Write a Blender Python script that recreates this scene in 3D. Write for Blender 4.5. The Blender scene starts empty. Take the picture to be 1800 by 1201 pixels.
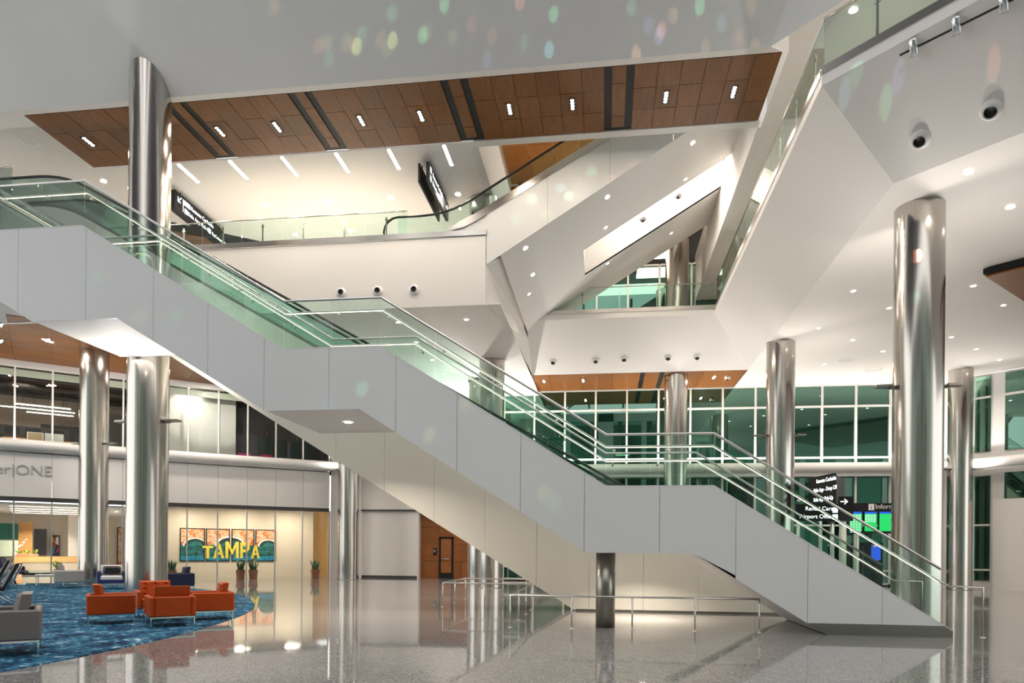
import bpy, math, random
from mathutils import Vector, Matrix
random.seed(7)
SC = bpy.context.scene
COL = SC.collection
PI = math.pi

# ------------------------------------------------------------------ camera, world, exposure
FPX, HOR, ROLL, YAW, EYE = 1215.0, 966.4, 0.0087, 0.1335, 1.6   # focal length and horizon in pixels of the 1800x1201 frame
cam_d = bpy.data.cameras.new('camera'); cam = bpy.data.objects.new('camera', cam_d); COL.objects.link(cam)
cam_d.sensor_width = 36.0; cam_d.lens = FPX / 1800 * 36.0
cam_d.shift_y = (HOR - 600.5) / 1800
cam_d.clip_end = 300
cam.matrix_world = Matrix.Translation((0, 0, EYE)) @ Matrix.Rotation(YAW, 4, 'Z') @ Matrix.Rotation(PI/2, 4, 'X') @ Matrix.Rotation(ROLL, 4, 'Z')
SC.camera = cam
SC.view_settings.view_transform = 'Standard'; SC.view_settings.look = 'None'
SC.view_settings.gamma = 1.0; SC.view_settings.use_curve_mapping = False
SC.view_settings.exposure = 0.25
SC.cycles.use_denoising = True
SC.cycles.max_bounces = 10; SC.cycles.diffuse_bounces = 5; SC.cycles.glossy_bounces = 5
SC.cycles.transparent_max_bounces = 24; SC.cycles.transmission_bounces = 6
SC.cycles.sample_clamp_indirect = 8.0
SC.cycles.caustics_reflective = False; SC.cycles.caustics_refractive = False
world = bpy.data.worlds.new('hall'); SC.world = world; world.use_nodes = True
world.node_tree.nodes['Background'].inputs[0].default_value = (1.0, 0.99, 0.975, 1)
world.node_tree.nodes['Background'].inputs[1].default_value = 1.7

def area(name, loc, size, power, color=(1, .86, .70), rot=(0, 0, 0), size_y=None, shape=None, spread=None):
    d = bpy.data.lights.new(name, 'AREA'); d.energy = power; d.color = color; d.size = size
    if size_y: d.shape = 'RECTANGLE'; d.size_y = size_y
    if shape: d.shape = shape
    if spread: d.spread = spread
    o = bpy.data.objects.new(name, d); COL.objects.link(o); o.location = loc; o.rotation_euler = rot
    o.visible_camera = True
    return o

# ------------------------------------------------------------------ pixel -> place helpers
_c, _s = math.cos(ROLL), math.sin(ROLL)
FWD = Vector((-math.sin(YAW), math.cos(YAW), 0)); RGT = Vector((math.cos(YAW), math.sin(YAW), 0)); ORG = Vector((0, 0, EYE))
def ray(u, v):
    a, b = u - 900, v - HOR
    return FWD + RGT * ((_c*a + _s*b) / FPX) + Vector((0, 0, 1)) * (-(-_s*a + _c*b) / FPX)
def Zp(u, v, z): d = ray(u, v); return ORG + d * ((z - EYE) / d.z)
def Yp(u, v, y): d = ray(u, v); return ORG + d * (y / d.y)
def Xp(u, v, x): d = ray(u, v); return ORG + d * (x / d.x)
def Np(u, v, n, p):
    n = Vector(n); p = Vector(p); d = ray(u, v); return ORG + d * (n.dot(p - ORG) / n.dot(d))

def ProjU(p, z=0):
    q = Vector((p[0], p[1], z)) - ORG; d = q.dot(FWD); x = FPX*q.dot(RGT)/d; y = -FPX*q.z/d
    return 900 + _c*x - _s*y
# ------------------------------------------------------------------ materials
MAT = {}
def new_mat(name):
    m = bpy.data.materials.new(name); m.use_nodes = True; nt = m.node_tree
    MAT[name] = m
    return m, nt, nt.nodes['Principled BSDF']
def pbr(name, col, rough=.5, metal=0, spec=.5, noise=0, nscale=4, bump=0, bscale=200, coat=0):
    m, nt, b = new_mat(name)
    b.inputs['Base Color'].default_value = (*col, 1); b.inputs['Roughness'].default_value = rough
    b.inputs['Metallic'].default_value = metal; b.inputs['Specular IOR Level'].default_value = spec
    b.inputs['Coat Weight'].default_value = coat
    if noise or bump:
        tc = nt.nodes.new('ShaderNodeTexCoord')
    if noise:
        n = nt.nodes.new('ShaderNodeTexNoise'); n.inputs['Scale'].default_value = nscale; n.inputs['Detail'].default_value = 4
        nt.links.new(tc.outputs['Object'], n.inputs['Vector'])
        r = nt.nodes.new('ShaderNodeMapRange'); r.inputs[1].default_value = .3; r.inputs[2].default_value = .7
        r.inputs[3].default_value = 1 - noise; r.inputs[4].default_value = 1 + noise
        nt.links.new(n.outputs[0], r.inputs[0])
        mx = nt.nodes.new('ShaderNodeVectorMath'); mx.operation = 'SCALE'; mx.inputs[0].default_value = col
        nt.links.new(r.outputs[0], mx.inputs['Scale']); nt.links.new(mx.outputs[0], b.inputs['Base Color'])
    if bump:
        n2 = nt.nodes.new('ShaderNodeTexNoise'); n2.inputs['Scale'].default_value = bscale
        nt.links.new(tc.outputs['Object'], n2.inputs['Vector'])
        bp = nt.nodes.new('ShaderNodeBump'); bp.inputs['Strength'].default_value = bump; bp.inputs['Distance'].default_value = .01
        nt.links.new(n2.outputs[0], bp.inputs['Height']); nt.links.new(bp.outputs[0], b.inputs['Normal'])
    return m
def emit(name, col, strength):
    m, nt, b = new_mat(name)
    b.inputs['Base Color'].default_value = (0, 0, 0, 1)
    b.inputs['Emission Color'].default_value = (*col, 1); b.inputs['Emission Strength'].default_value = strength
    return m
def glass(name, tint, gloss=(1, 1, 1), ior=1.45, rough=0.0, base=None, gain=1.0):
    """thin architectural pane: tinted see-through (or a dark body) under a Fresnel reflection"""
    m, nt, b = new_mat(name); nt.nodes.remove(b)
    out = nt.nodes['Material Output']
    if base is None:
        t = nt.nodes.new('ShaderNodeBsdfTransparent'); t.inputs[0].default_value = (*tint, 1)
    else:
        t = nt.nodes.new('ShaderNodeBsdfDiffuse'); t.inputs[0].default_value = (*base, 1)
    g = nt.nodes.new('ShaderNodeBsdfGlossy'); g.inputs['Color'].default_value = (*gloss, 1); g.inputs['Roughness'].default_value = rough
    f = nt.nodes.new('ShaderNodeFresnel'); f.inputs[0].default_value = ior
    k = nt.nodes.new('ShaderNodeMath'); k.operation = 'MULTIPLY'; k.inputs[1].default_value = gain; k.use_clamp = True
    mx = nt.nodes.new('ShaderNodeMixShader')
    nt.links.new(f.outputs[0], k.inputs[0]); nt.links.new(k.outputs[0], mx.inputs[0])
    nt.links.new(t.outputs[0], mx.inputs[1]); nt.links.new(g.outputs[0], mx.inputs[2]); nt.links.new(mx.outputs[0], out.inputs[0])
    return m
def wood(name, c1, c2, rough=.35, axis='X'):
    m, nt, b = new_mat(name)
    tc = nt.nodes.new('ShaderNodeTexCoord'); mp = nt.nodes.new('ShaderNodeMapping')
    sc = {'X': (.4, 9, 9), 'Y': (9, .4, 9), 'Z': (9, 9, .4)}[axis]
    mp.inputs['Scale'].default_value = sc
    n = nt.nodes.new('ShaderNodeTexNoise'); n.inputs['Scale'].default_value = 3; n.inputs['Detail'].default_value = 6
    cr = nt.nodes.new('ShaderNodeValToRGB'); cr.color_ramp.elements[0].position = .3; cr.color_ramp.elements[1].position = .7
    cr.color_ramp.elements[0].color = (*c1, 1); cr.color_ramp.elements[1].color = (*c2, 1)
    oi = nt.nodes.new('ShaderNodeObjectInfo')
    hv = nt.nodes.new('ShaderNodeHueSaturation'); mr = nt.nodes.new('ShaderNodeMapRange')
    mr.inputs[3].default_value = .86; mr.inputs[4].default_value = 1.14
    nt.links.new(oi.outputs['Random'], mr.inputs[0]); nt.links.new(mr.outputs[0], hv.inputs['Value'])
    nt.links.new(tc.outputs['Object'], mp.inputs[0]); nt.links.new(mp.outputs[0], n.inputs['Vector'])
    nt.links.new(n.outputs[0], cr.inputs[0]); nt.links.new(cr.outputs[0], hv.inputs['Color']); nt.links.new(hv.outputs[0], b.inputs['Base Color'])
    b.inputs['Roughness'].default_value = rough; b.inputs['Specular IOR Level'].default_value = .3
    return m
def brushed(name, col, rough=.24, aniso=.75):
    m, nt, b = new_mat(name)
    b.inputs['Base Color'].default_value = (*col, 1); b.inputs['Metallic'].default_value = 1; b.inputs['Roughness'].default_value = rough
    b.inputs['Anisotropic'].default_value = aniso
    tg = nt.nodes.new('ShaderNodeTangent'); tg.direction_type = 'RADIAL'; tg.axis = 'Z'
    nt.links.new(tg.outputs[0], b.inputs['Tangent'])
    return m

pbr('white_paint', (.80, .785, .765), .55)
pbr('ceiling_white', (.84, .82, .79), .6)
pbr('panel_grey', (.74, .75, .745), .38, noise=.02, nscale=.6)
pbr('cream_panel', (.80, .765, .68), .45)
pbr('beam_white', (.85, .845, .83), .3)
brushed('column_steel', (.53, .50, .46), .17)
pbr('steel', (.62, .60, .57), .22, 1)
pbr('dark_steel', (.30, .28, .25), .3, 1)
pbr('chrome', (.8, .82, .84), .08, 1)
pbr('black', (.010, .010, .011), .5, spec=.25)
pbr('rubber', (.015, .015, .015), .3)
pbr('dark_grey', (.05, .05, .052), .5)
wood('wood_soffit', (.15, .052, .009), (.235, .088, .016), .42, 'Y')
wood('wood_warm', (.40, .165, .045), (.50, .22, .065), .4, 'Y')
wood('wood_wall', (.22, .075, .02), (.30, .11, .032), .4, 'X')
wood('wood_small', (.20, .075, .018), (.28, .11, .03), .4, 'Y')
wood('oak', (.55, .26, .10), (.65, .33, .14), .4, 'X')
glass('guard_glass', (.88, .96, .93), ior=1.45, gain=.42)
glass('escalator_glass', (.84, .945, .91), ior=1.45, gain=.6)
glass('storefront_glass', (.95, .965, .95), ior=1.35, gain=.9)
glass('night_glass', None, (.48, .86, .70), ior=2.7, base=(.005, .018, .013))
pbr('mullion_white', (.80, .79, .76), .4)
pbr('mullion_grey', (.52, .52, .53), .35, .6)
emit('led_warm', (1, .78, .56), 3.6)
emit('led_white', (1, .93, .84), 14)
emit('lamp_white', (1, .92, .82), 22)
emit('lamp_strip', (1, .90, .78), 12)
emit('lamp_pendant', (1, .88, .72), 45)
emit('lamp_line', (1, .88, .72), 5)
emit('lamp_dot', (1, .86, .70), 700)
emit('sign_white', (.92, .97, 1), 2.2)
emit('screen_green', (.01, .62, .13), 1.0)
emit('screen_blue', (.02, .10, .75), .9)
emit('screen_text', (.75, 1, .85), 1.1)
pbr('leather_orange', (.40, .055, .003), .45, spec=.25, noise=.06, nscale=3, bump=.05, bscale=120)
pbr('leather_grey', (.42, .395, .375), .4, noise=.04, nscale=3, bump=.05, bscale=120)
pbr('leather_dark', (.17, .155, .145), .4, noise=.04, nscale=3, bump=.05, bscale=120)
pbr('leather_black', (.02, .018, .017), .3, bump=.05, bscale=120)
pbr('leather_white', (.72, .72, .74), .4)
pbr('fabric_blue', (.02, .03, .16), .6)
pbr('fabric_navy', (.008, .012, .05), .6)
pbr('terracotta', (.42, .16, .09), .6, noise=.1, nscale=5)
pbr('soil', (.03, .02, .012), .9)
pbr('leaf', (.035, .10, .025), .4, noise=.25, nscale=9)
pbr('leaf_light', (.28, .42, .05), .45, noise=.2, nscale=9)
pbr('petal_white', (.85, .85, .80), .5)
pbr('cream_wall', (.74, .65, .53), .6)
pbr('office_wall', (.50, .40, .32), .7)
pbr('office_dark', (.035, .03, .028), .7)
pbr('tan_wall', (.62, .33, .10), .6)
pbr('paper_white', (.8, .8, .78), .6)
pbr('file_box', (.5, .36, .2), .6)
pbr('pink', (.75, .01, .16), .5)
pbr('frosted', (.50, .58, .46), .4)
def pigments(name, cols, scale):
    m, nt, b = new_mat(name)
    tc = nt.nodes.new('ShaderNodeTexCoord'); n = nt.nodes.new('ShaderNodeTexNoise'); n.inputs['Scale'].default_value = scale; n.inputs['Detail'].default_value = 3; n.inputs['Distortion'].default_value = 1.2
    cr = nt.nodes.new('ShaderNodeValToRGB'); e = cr.color_ramp.elements; k = len(cols)
    e[0].position = .32; e[0].color = (*cols[0], 1); e[1].position = .68; e[1].color = (*cols[-1], 1)
    for q in range(1, k-1): z = e.new(.32 + .36*q/(k-1)); z.color = (*cols[q], 1)
    nt.links.new(tc.outputs['Object'], n.inputs['Vector']); nt.links.new(n.outputs[0], cr.inputs[0]); nt.links.new(cr.outputs[0], b.inputs['Base Color'])
    b.inputs['Roughness'].default_value = .5
pigments('paint_orange', ((.45, .06, .02), (.70, .22, .05), (.75, .42, .22), (.80, .66, .52), (.62, .16, .04)), 5)
pigments('paint_teal', ((.004, .03, .035), (.008, .09, .09), (.02, .22, .20), (.004, .05, .06)), 4)
pbr('paint_dark', (.01, .035, .035), .5)
pbr('paint_blue', (.01, .25, .42), .5, noise=.5, nscale=9)
pbr('paint_yellow', (.85, .68, .08), .5, noise=.12, nscale=20)
pbr('purple', (.16, .02, .26), .5)

def terrazzo():
    m, nt, b = new_mat('terrazzo')
    tc = nt.nodes.new('ShaderNodeTexCoord')
    v = nt.nodes.new('ShaderNodeTexVoronoi'); v.inputs['Scale'].default_value = 55
    cr = nt.nodes.new('ShaderNodeValToRGB')
    e = cr.color_ramp.elements; e[0].position = 0; e[0].color = (.12, .115, .11, 1); e[1].position = 1; e[1].color = (.42, .41, .40, 1)
    k = e.new(.45); k.color = (.235, .228, .22, 1)
    sx = nt.nodes.new('ShaderNodeSeparateColor')
    nt.links.new(tc.outputs['Object'], v.inputs['Vector']); nt.links.new(v.outputs['Color'], sx.inputs[0])
    nt.links.new(sx.outputs[0], cr.inputs[0])
    n = nt.nodes.new('ShaderNodeTexNoise'); n.inputs['Scale'].default_value = .35
    nt.links.new(tc.outputs['Object'], n.inputs['Vector'])
    mr = nt.nodes.new('ShaderNodeMapRange'); mr.inputs[1].default_value = .35; mr.inputs[2].default_value = .65
    mr.inputs[3].default_value = .94; mr.inputs[4].default_value = 1.06
    nt.links.new(n.outputs[0], mr.inputs[0])
    sc = nt.nodes.new('ShaderNodeVectorMath'); sc.operation = 'SCALE'
    nt.links.new(cr.outputs[0], sc.inputs[0]); nt.links.new(mr.outputs[0], sc.inputs['Scale']); nt.links.new(sc.outputs[0], b.inputs['Base Color'])
    b.inputs['Roughness'].default_value = .045; b.inputs['IOR'].default_value = 1.95
    # slight waviness of a polished floor
    w = nt.nodes.new('ShaderNodeTexNoise'); w.inputs['Scale'].default_value = 1.6
    nt.links.new(tc.outputs['Object'], w.inputs['Vector'])
    bp = nt.nodes.new('ShaderNodeBump'); bp.inputs['Strength'].default_value = .06; bp.inputs['Distance'].default_value = .01
    nt.links.new(w.outputs[0], bp.inputs['Height']); nt.links.new(bp.outputs[0], b.inputs['Normal'])
terrazzo()
def carpet_mat():
    m, nt, b = new_mat('carpet_blue')
    tc = nt.nodes.new('ShaderNodeTexCoord')
    n1 = nt.nodes.new('ShaderNodeTexNoise'); n1.inputs['Scale'].default_value = 2.2; n1.inputs['Detail'].default_value = 3
    n2 = nt.nodes.new('ShaderNodeTexNoise'); n2.inputs['Scale'].default_value = 9; n2.inputs['Detail'].default_value = 4; n2.inputs['Roughness'].default_value = .7
    mxn = nt.nodes.new('ShaderNodeMix'); mxn.inputs[0].default_value = .62
    cr = nt.nodes.new('ShaderNodeValToRGB'); e = cr.color_ramp.elements
    e[0].position = .40; e[0].color = (.005, .010, .032, 1); e[1].position = .64; e[1].color = (.62, .66, .68, 1)
    for q, c in ((.455, (.010, .035, .085)), (.50, (.018, .10, .19)), (.54, (.03, .15, .25)), (.575, (.07, .22, .32)), (.60, (.30, .42, .48))):
        k = e.new(q); k.color = (*c, 1)
    for n in (n1, n2): nt.links.new(tc.outputs['Object'], n.inputs['Vector'])
    nt.links.new(n1.outputs[0], mxn.inputs[2]); nt.links.new(n2.outputs[0], mxn.inputs[3]); nt.links.new(mxn.outputs[0], cr.inputs[0])
    nt.links.new(cr.outputs[0], b.inputs['Base Color'])
    b.inputs['Roughness'].default_value = .9; b.inputs['Specular IOR Level'].default_value = .1
carpet_mat()

# ------------------------------------------------------------------ mesh helpers
class MB:
    def __init__(s): s.v = []; s.f = []; s.sm = []
    def add(s, vs, fs, smooth=False):
        o = len(s.v); s.v += [tuple(p) for p in vs]; s.f += [tuple(i + o for i in f) for f in fs]; s.sm += [smooth]*len(fs); return s
    def box(s, a, b):
        x0, y0, z0 = a; x1, y1, z1 = b
        return s.add([(x0,y0,z0),(x1,y0,z0),(x1,y1,z0),(x0,y1,z0),(x0,y0,z1),(x1,y0,z1),(x1,y1,z1),(x0,y1,z1)],
                     [(0,3,2,1),(4,5,6,7),(0,1,5,4),(1,2,6,5),(2,3,7,6),(3,0,4,7)])
    def rbox(s, a, b, r=.02):
        """box with chamfered edges"""
        x0, y0, z0 = a; x1, y1, z1 = b; o = []
        for (z, k) in ((z0, r), (z0 + r, 0), (z1 - r, 0), (z1, r)):
            X0, X1, Y0, Y1 = x0 + k, x1 - k, y0 + k, y1 - k
            o.append([(X0+r,Y0,z),(X1-r,Y0,z),(X1,Y0+r,z),(X1,Y1-r,z),(X1-r,Y1,z),(X0+r,Y1,z),(X0,Y1-r,z),(X0,Y0+r,z)])
        vs = [p for q in o for p in q]; fs = [tuple(range(7, -1, -1)), tuple(range(24, 32))]
        for k in range(3):
            for i in range(8):
                j = (i + 1) % 8; fs.append((k*8+i, k*8+j, k*8+8+j, k*8+8+i))
        return s.add(vs, fs)
    def prism(s, poly, vec):
        """polygon (list of points) swept along vec"""
        n = len(poly); vec = Vector(vec); a = [Vector(p) for p in poly]
        return s.add(a + [p + vec for p in a], [tuple(range(n-1, -1, -1)), tuple(range(n, 2*n))] + [(i, (i+1) % n, n + (i+1) % n, n + i) for i in range(n)])
    def bar(s, p, q, w, h=None, up=(0, 0, 1)):
        """rectangular bar from p to q"""
        h = h or w; p = Vector(p); q = Vector(q); d = (q - p).normalized(); up = Vector(up)
        if abs(d.dot(up)) > .98: up = Vector((0, 1, 0))
        x = d.cross(up).normalized() * (w/2); y = x.cross(d).normalized() * (h/2)
        vs = [p - x - y, p + x - y, p + x + y, p - x + y, q - x - y, q + x - y, q + x + y, q - x + y]
        return s.add(vs, [(0,3,2,1),(4,5,6,7),(0,1,5,4),(1,2,6,5),(2,3,7,6),(3,0,4,7)])
    def tube(s, pts, r, n=8, closed=False):
        pts = [Vector(p) for p in pts]; N = len(pts); rings = []
        for i, p in enumerate(pts):
            d = ((pts[(i+1) % N] if (closed or i < N-1) else p) - (pts[i-1] if (closed or i > 0) else p)).normalized()
            u = Vector((0, 0, 1)) if abs(d.z) < .95 else Vector((0, 1, 0))
            x = d.cross(u).normalized(); y = x.cross(d).normalized()
            rr = r[i] if isinstance(r, (list, tuple)) else r
            rings.append([p + (x*math.cos(2*PI*k/n) + y*math.sin(2*PI*k/n))*rr for k in range(n)])
        vs = [q for g in rings for q in g]; fs = []
        for i in range(N if closed else N-1):
            j = (i + 1) % N
            fs += [(i*n+k, i*n+(k+1) % n, j*n+(k+1) % n, j*n+k) for k in range(n)]
        if not closed: 
            s.add(vs, fs, True); o = len(s.v) - len(vs)
            s.f += [tuple(o + k for k in range(n-1, -1, -1)), tuple(o + (N-1)*n + k for k in range(n))]; s.sm += [False, False]
            return s
        return s.add(vs, fs, True)
    def lathe(s, prof, c=(0, 0, 0), n=24, axis=None):
        c = Vector(c); R = Matrix.Identity(3) if axis is None else Vector((0, 0, 1)).rotation_difference(Vector(axis)).to_matrix()
        vs = []; fs = []; m = len(prof)
        for k in range(n):
            a = 2*PI*k/n
            vs += [c + R @ Vector((r*math.cos(a), r*math.sin(a), z)) for r, z in prof]
        for k in range(n):
            j = (k + 1) % n
            fs += [(k*m+i, j*m+i, j*m+i+1, k*m+i+1) for i in range(m-1)]
        return s.add(vs, fs, True)
    def build(s, name, mat, parent=None, **kw):
        me = bpy.data.meshes.new(name)
        off = Vector(kw.pop('off', (0, 0, 0)))
        if parent is not None and kw.pop('world', True):
            q = parent
            while q is not None: off = off + q.location; q = q.parent
        vs = [(p[0]-off.x, p[1]-off.y, p[2]-off.z) for p in s.v] if off.length else s.v
        me.from_pydata(vs, [], s.f); me.update()
        me.polygons.foreach_set('use_smooth', s.sm)
        if mat: me.materials.append(MAT[mat])
        o = bpy.data.objects.new(name, me); COL.objects.link(o)
        if parent is not None: o.parent = parent
        elif off.length: o.location = off
        return tag(o, **kw)
def tag(o, label=None, cat=None, group=None, kind=None):
    if label: o['label'] = label
    if cat: o['category'] = cat
    if group: o['group'] = group
    if kind: o['kind'] = kind
    return o
def thing(name, label, cat, loc=(0, 0, 0), group=None, kind=None, parent=None):
    o = bpy.data.objects.new(name, None); COL.objects.link(o); o.location = loc; o.empty_display_size = .1
    if parent is not None: o.parent = parent
    return tag(o, label, cat, group, kind)
def part(name, loc, parent):
    o = bpy.data.objects.new(name, None); COL.objects.link(o)
    off = Vector((0, 0, 0)); q = parent
    while q is not None: off += q.location; q = q.parent
    o.location = Vector(loc) - off; o.parent = parent
    return o
def copy_tree(o, parent=None):
    c = o.copy(); COL.objects.link(c); c.parent = parent
    for ch in o.children: copy_tree(ch, c)
    return c
def text(name, s, size, mat, origin, xdir, updir, parent, ext=.004, align='LEFT', bold=0.0, xs=1.0):
    """flat lettering on a surface: origin of the baseline, reading direction, up direction"""
    cu = bpy.data.curves.new(name, 'FONT'); cu.body = s; cu.size = size; cu.extrude = ext; cu.align_x = align
    cu.materials.append(MAT[mat])
    cu.offset = bold
    o = bpy.data.objects.new(name, cu); COL.objects.link(o)
    bpy.context.view_layer.update()
    me = bpy.data.meshes.new_from_object(o.evaluated_get(bpy.context.evaluated_depsgraph_get()))
    bpy.data.objects.remove(o); bpy.data.curves.remove(cu)
    o = bpy.data.objects.new(name, me); COL.objects.link(o)
    x = Vector(xdir).normalized(); y = Vector(updir).normalized(); z = x.cross(y)
    off = Vector((0, 0, 0)); q = parent
    while q is not None: off += q.location; q = q.parent
    o.matrix_local = Matrix.Translation(Vector(origin) - off) @ Matrix((x, y, z)).transposed().to_4x4() @ Matrix.Diagonal((xs, 1, 1, 1))
    if parent is not None: o.parent = parent
    return o
ORD = ('first', 'second', 'third', 'fourth', 'fifth', 'sixth', 'seventh', 'eighth', 'ninth', 'tenth')
def interp(pts, x):
    for (a, za), (b, zb) in zip(pts, pts[1:]):
        if a <= x <= b: return za + (zb - za)*(x - a)/(b - a) if b > a else za
    return pts[0][1] if x < pts[0][0] else pts[-1][1]
def band(top, bot, x0, x1):
    """outline in (x, z) of the strip between two polylines from x0 to x1"""
    t = [(x0, interp(top, x0))] + [p for p in top if x0 < p[0] < x1] + [(x1, interp(top, x1))]
    b = [(x0, interp(bot, x0))] + [p for p in bot if x0 < p[0] < x1] + [(x1, interp(bot, x1))]
    return t + b[::-1]

# ------------------------------------------------------------------ setting: floor, slabs, ceilings, walls
Z3, ZC, Z4 = 11.55, 9.7, 14.1         # level-three floor, hall ceiling, level-three ceiling
YW = 35.3                             # curtain wall plane
MB().box((-46, -16, -.3), (40, 46, 0)).build('floor', 'terrazzo', label='polished grey terrazzo floor of the hall', cat='floor', kind='structure')

def slab(name, poly, z0, z1, mat, label, cat='ceiling', top=None):
    return MB().prism([(x, y, z0) for x, y in poly], (0, 0, z1 - z0)).build(name, mat, label=label, cat=cat, kind='structure')

# level-three slab on the side of the curtain wall: nosing ring, strip ring, sloped face, soffit ring
def ring(poly, z): return [(x, y, z) for x, y in poly]
edge = [(13.4, 6.2), (4.4, 15.13), (4.4, 29.2), (-3.4, 29.2)]
low = [(15.5, 7.0), (6.2, 16.12), (6.25, 31.9), (-3.4, 31.9)]
face = MB()
for za, zb, A, B in ((11.62, 11.33, edge, edge), (11.33, ZC, edge, low)):
    for i in range(3):
        face.add([(*A[i], za), (*A[i+1], za), (*B[i+1], zb), (*B[i], zb)], [(0, 1, 2, 3)])
face.build('trim_1', 'white_paint', label='white sloped slab edge around the level-three opening', cat='slab edge', kind='structure')
slab('ceiling_1', [(15.5, 7.0), (6.2, 16.12), (6.25, 31.9), (6.25, YW), (15.35, YW), (30, 20.6), (30, 7)], ZC, ZC + .05, 'ceiling_white', 'white hall ceiling with downlights beside the tall windows')
slab('floor_1', [(13.6, 6.2), (4.5, 15.2), (4.5, 29.3), (-3.4, 29.3), (-3.4, 36.5), (30, 36.5), (30, 6.2)], Z3 - .25, Z3, 'ceiling_white', 'level-three floor slab over the tall windows', 'floor')
# level-three slab on the escalator side
slab('ceiling_2', [(-14.2, 22.0), (-3.4, 22.0), (-3.4, 36.9), (-14.2, 36.9)], 9.5, 9.55, 'ceiling_white', 'white ceiling under the level-three walkway')
slab('floor_2', [(-34, 21.95), (-3.9, 21.95), (-3.4, 22.5), (-3.4, 36.5), (-34, 36.5)], Z3 - .25, Z3, 'ceiling_white', 'level-three walkway floor behind the glass guard', 'floor')
MB().prism([(-34, 21.9, 9.47), (-3.88, 21.9, 9.47), (-3.88, 21.9, 11.7), (-34, 21.9, 11.7)], (0, .1, 0)).build('wall_1', 'white_paint', label='white fascia of the level-three walkway with three round nozzles', cat='fascia', kind='structure')
MB().add([(-3.88, 21.9, 9.47), (-3.40, 24.4, 9.5), (-3.40, 31.9, ZC), (-3.40, 31.9, 11.3), (-3.40, 22.6, 11.3), (-3.88, 21.9, 10.78)], [(0, 1, 2, 3, 4, 5)]).build('wall_2', 'white_paint', label='white end face of the walkway slab under the upper escalator', cat='fascia', kind='structure')

# level-four slab: soffit, lip, sloped face rising to the front
e4 = [(-36, 17.78), (3.96, 17.78), (15.5, 6.3)]
u4 = [(-36, 15.4), (4.9, 15.4), (16.2, 4.2)]
f4 = MB()
for i in range(2):
    f4.add([(*e4[i], Z4), (*e4[i+1], Z4), (*u4[i+1], 16.7), (*u4[i], 16.7)], [(0, 1, 2, 3)])
f4.build('trim_2', 'panel_grey', label='grey sloped underside of the level-four slab edge', cat='slab edge', kind='structure')
slab('ceiling_3', [(-36, 17.78), (3.96, 17.78), (4.3, 18.0), (-36, 18.0)], Z4, Z4 + .05, 'ceiling_white', 'white lip between the sloped slab edge and the wood soffit')
slab('ceiling_4', [(-36, 18.0), (-16.85, 18.0), (-16.85, 20.85), (-4.1, 20.85), (-4.1, 36.5), (-36, 36.5)], Z4, Z4 + .05, 'ceiling_white', 'white level-three ceiling with light strips and downlights')
slab('ceiling_5', [(4.3, 17.44), (15.5, 6.3), (30, 6.3), (30, 36.5), (4.45, 36.5), (4.45, 18.0)], Z4, Z4 + .05, 'ceiling_white', 'white level-three ceiling over the balcony')
MB().box((-4.1, 20.81, Z4 - .015), (4.35, 21.10, 16.4)).build('trim_3', 'white_paint', label='white beam along the front of the upper escalator opening', cat='beam', kind='structure')
MB().box((4.35, 21.1, Z4 - .02), (4.6, 36.5, 16.4)).build('trim_4', 'white_paint', label='white side beam of the upper escalator opening', cat='beam', kind='structure')
MB().box((-4.25, 21.1, Z4 - .02), (-4.0, 36.5, 16.4)).build('trim_5', 'white_paint', label='white side beam between walkway ceiling and upper escalator', cat='beam', kind='structure')
# level four beyond the opening: walls and warm wood ceiling
MB().box((-12, 36.2, 15.9), (14, 36.5, 22)).build('wall_3', 'white_paint', label='white wall above the level-three windows', cat='wall', kind='structure')
MB().box((-4.9, 21.1, 16.4), (-4.6, 36.2, 22)).build('wall_4', 'cream_wall', label='cream side wall of level four beside the upper escalator', cat='wall', kind='structure')
slab('ceiling_6', [(-12, 17), (14, 17), (14, 36.5), (-12, 36.5)], 22, 22.05, 'ceiling_white', 'white ceiling of level four')
woc = thing('wood_ceiling', 'warm orange wood ceiling of level four above the upper escalator', 'ceiling', (-.5, 30, 19), kind='structure')
for i in range(8):
    for j in range(4):
        x0 = -4.55 + i*1.1; y0 = 26.6 + j*1.5
        MB().box((x0, y0, 19), (x0 + 1.085, y0 + 1.485, 19.03)).build('wood_panel', 'wood_warm', woc)
MB().box((-4.6, 32.8, 11.55), (-4.2, 33.2, 19)).build('trim_6', 'wood_wall', label='brown upright post on the walkway by the upper escalator', cat='post', kind='structure')

# ------------------------------------------------------------------ wood soffit with black slots and four-lamp downlights
ws = thing('wood_soffit', 'brown wood panel soffit with black slots below the level-four slab', 'ceiling', (-6, 19.4, Z4), kind='structure')
MB().box((-16.85, 18.0, Z4 + .03), (4.3, 20.8, Z4 + .06)).build('backing', 'black', ws)
slots = [(-12.5, -12.28), (-12.0 + .2, -11.62 + .0), (-8.78, -8.58), (-8.28, -8.08), (-4.47, -4.27), (-3.93, -3.73), (-.12, .08), (.46, .66)]
slots[1] = (-11.98, -11.78)
runs = []
xs = [-16.83] + [e for sl in slots for e in sl] + [4.28]
for k in range(0, len(xs), 2): runs.append((xs[k], xs[k+1]))
gap = .012
for (a, b) in runs:
    n = max(1, round((b - a)/.61)); w = (b - a)/n
    rows = (18.02, 18.95, 19.88, 20.78) if b - a > .7 else (18.02, 18.7, 19.4, 20.1, 20.62)
    for i in range(n):
        for r in range(len(rows)-1):
            MB().box((a + i*w + gap/2, rows[r] + gap/2, Z4 - .004*((i + r) % 2)), (a + (i+1)*w - gap/2, rows[r+1] - gap/2, Z4 + .03)).build('wood_panel', 'wood_soffit', ws)
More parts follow.
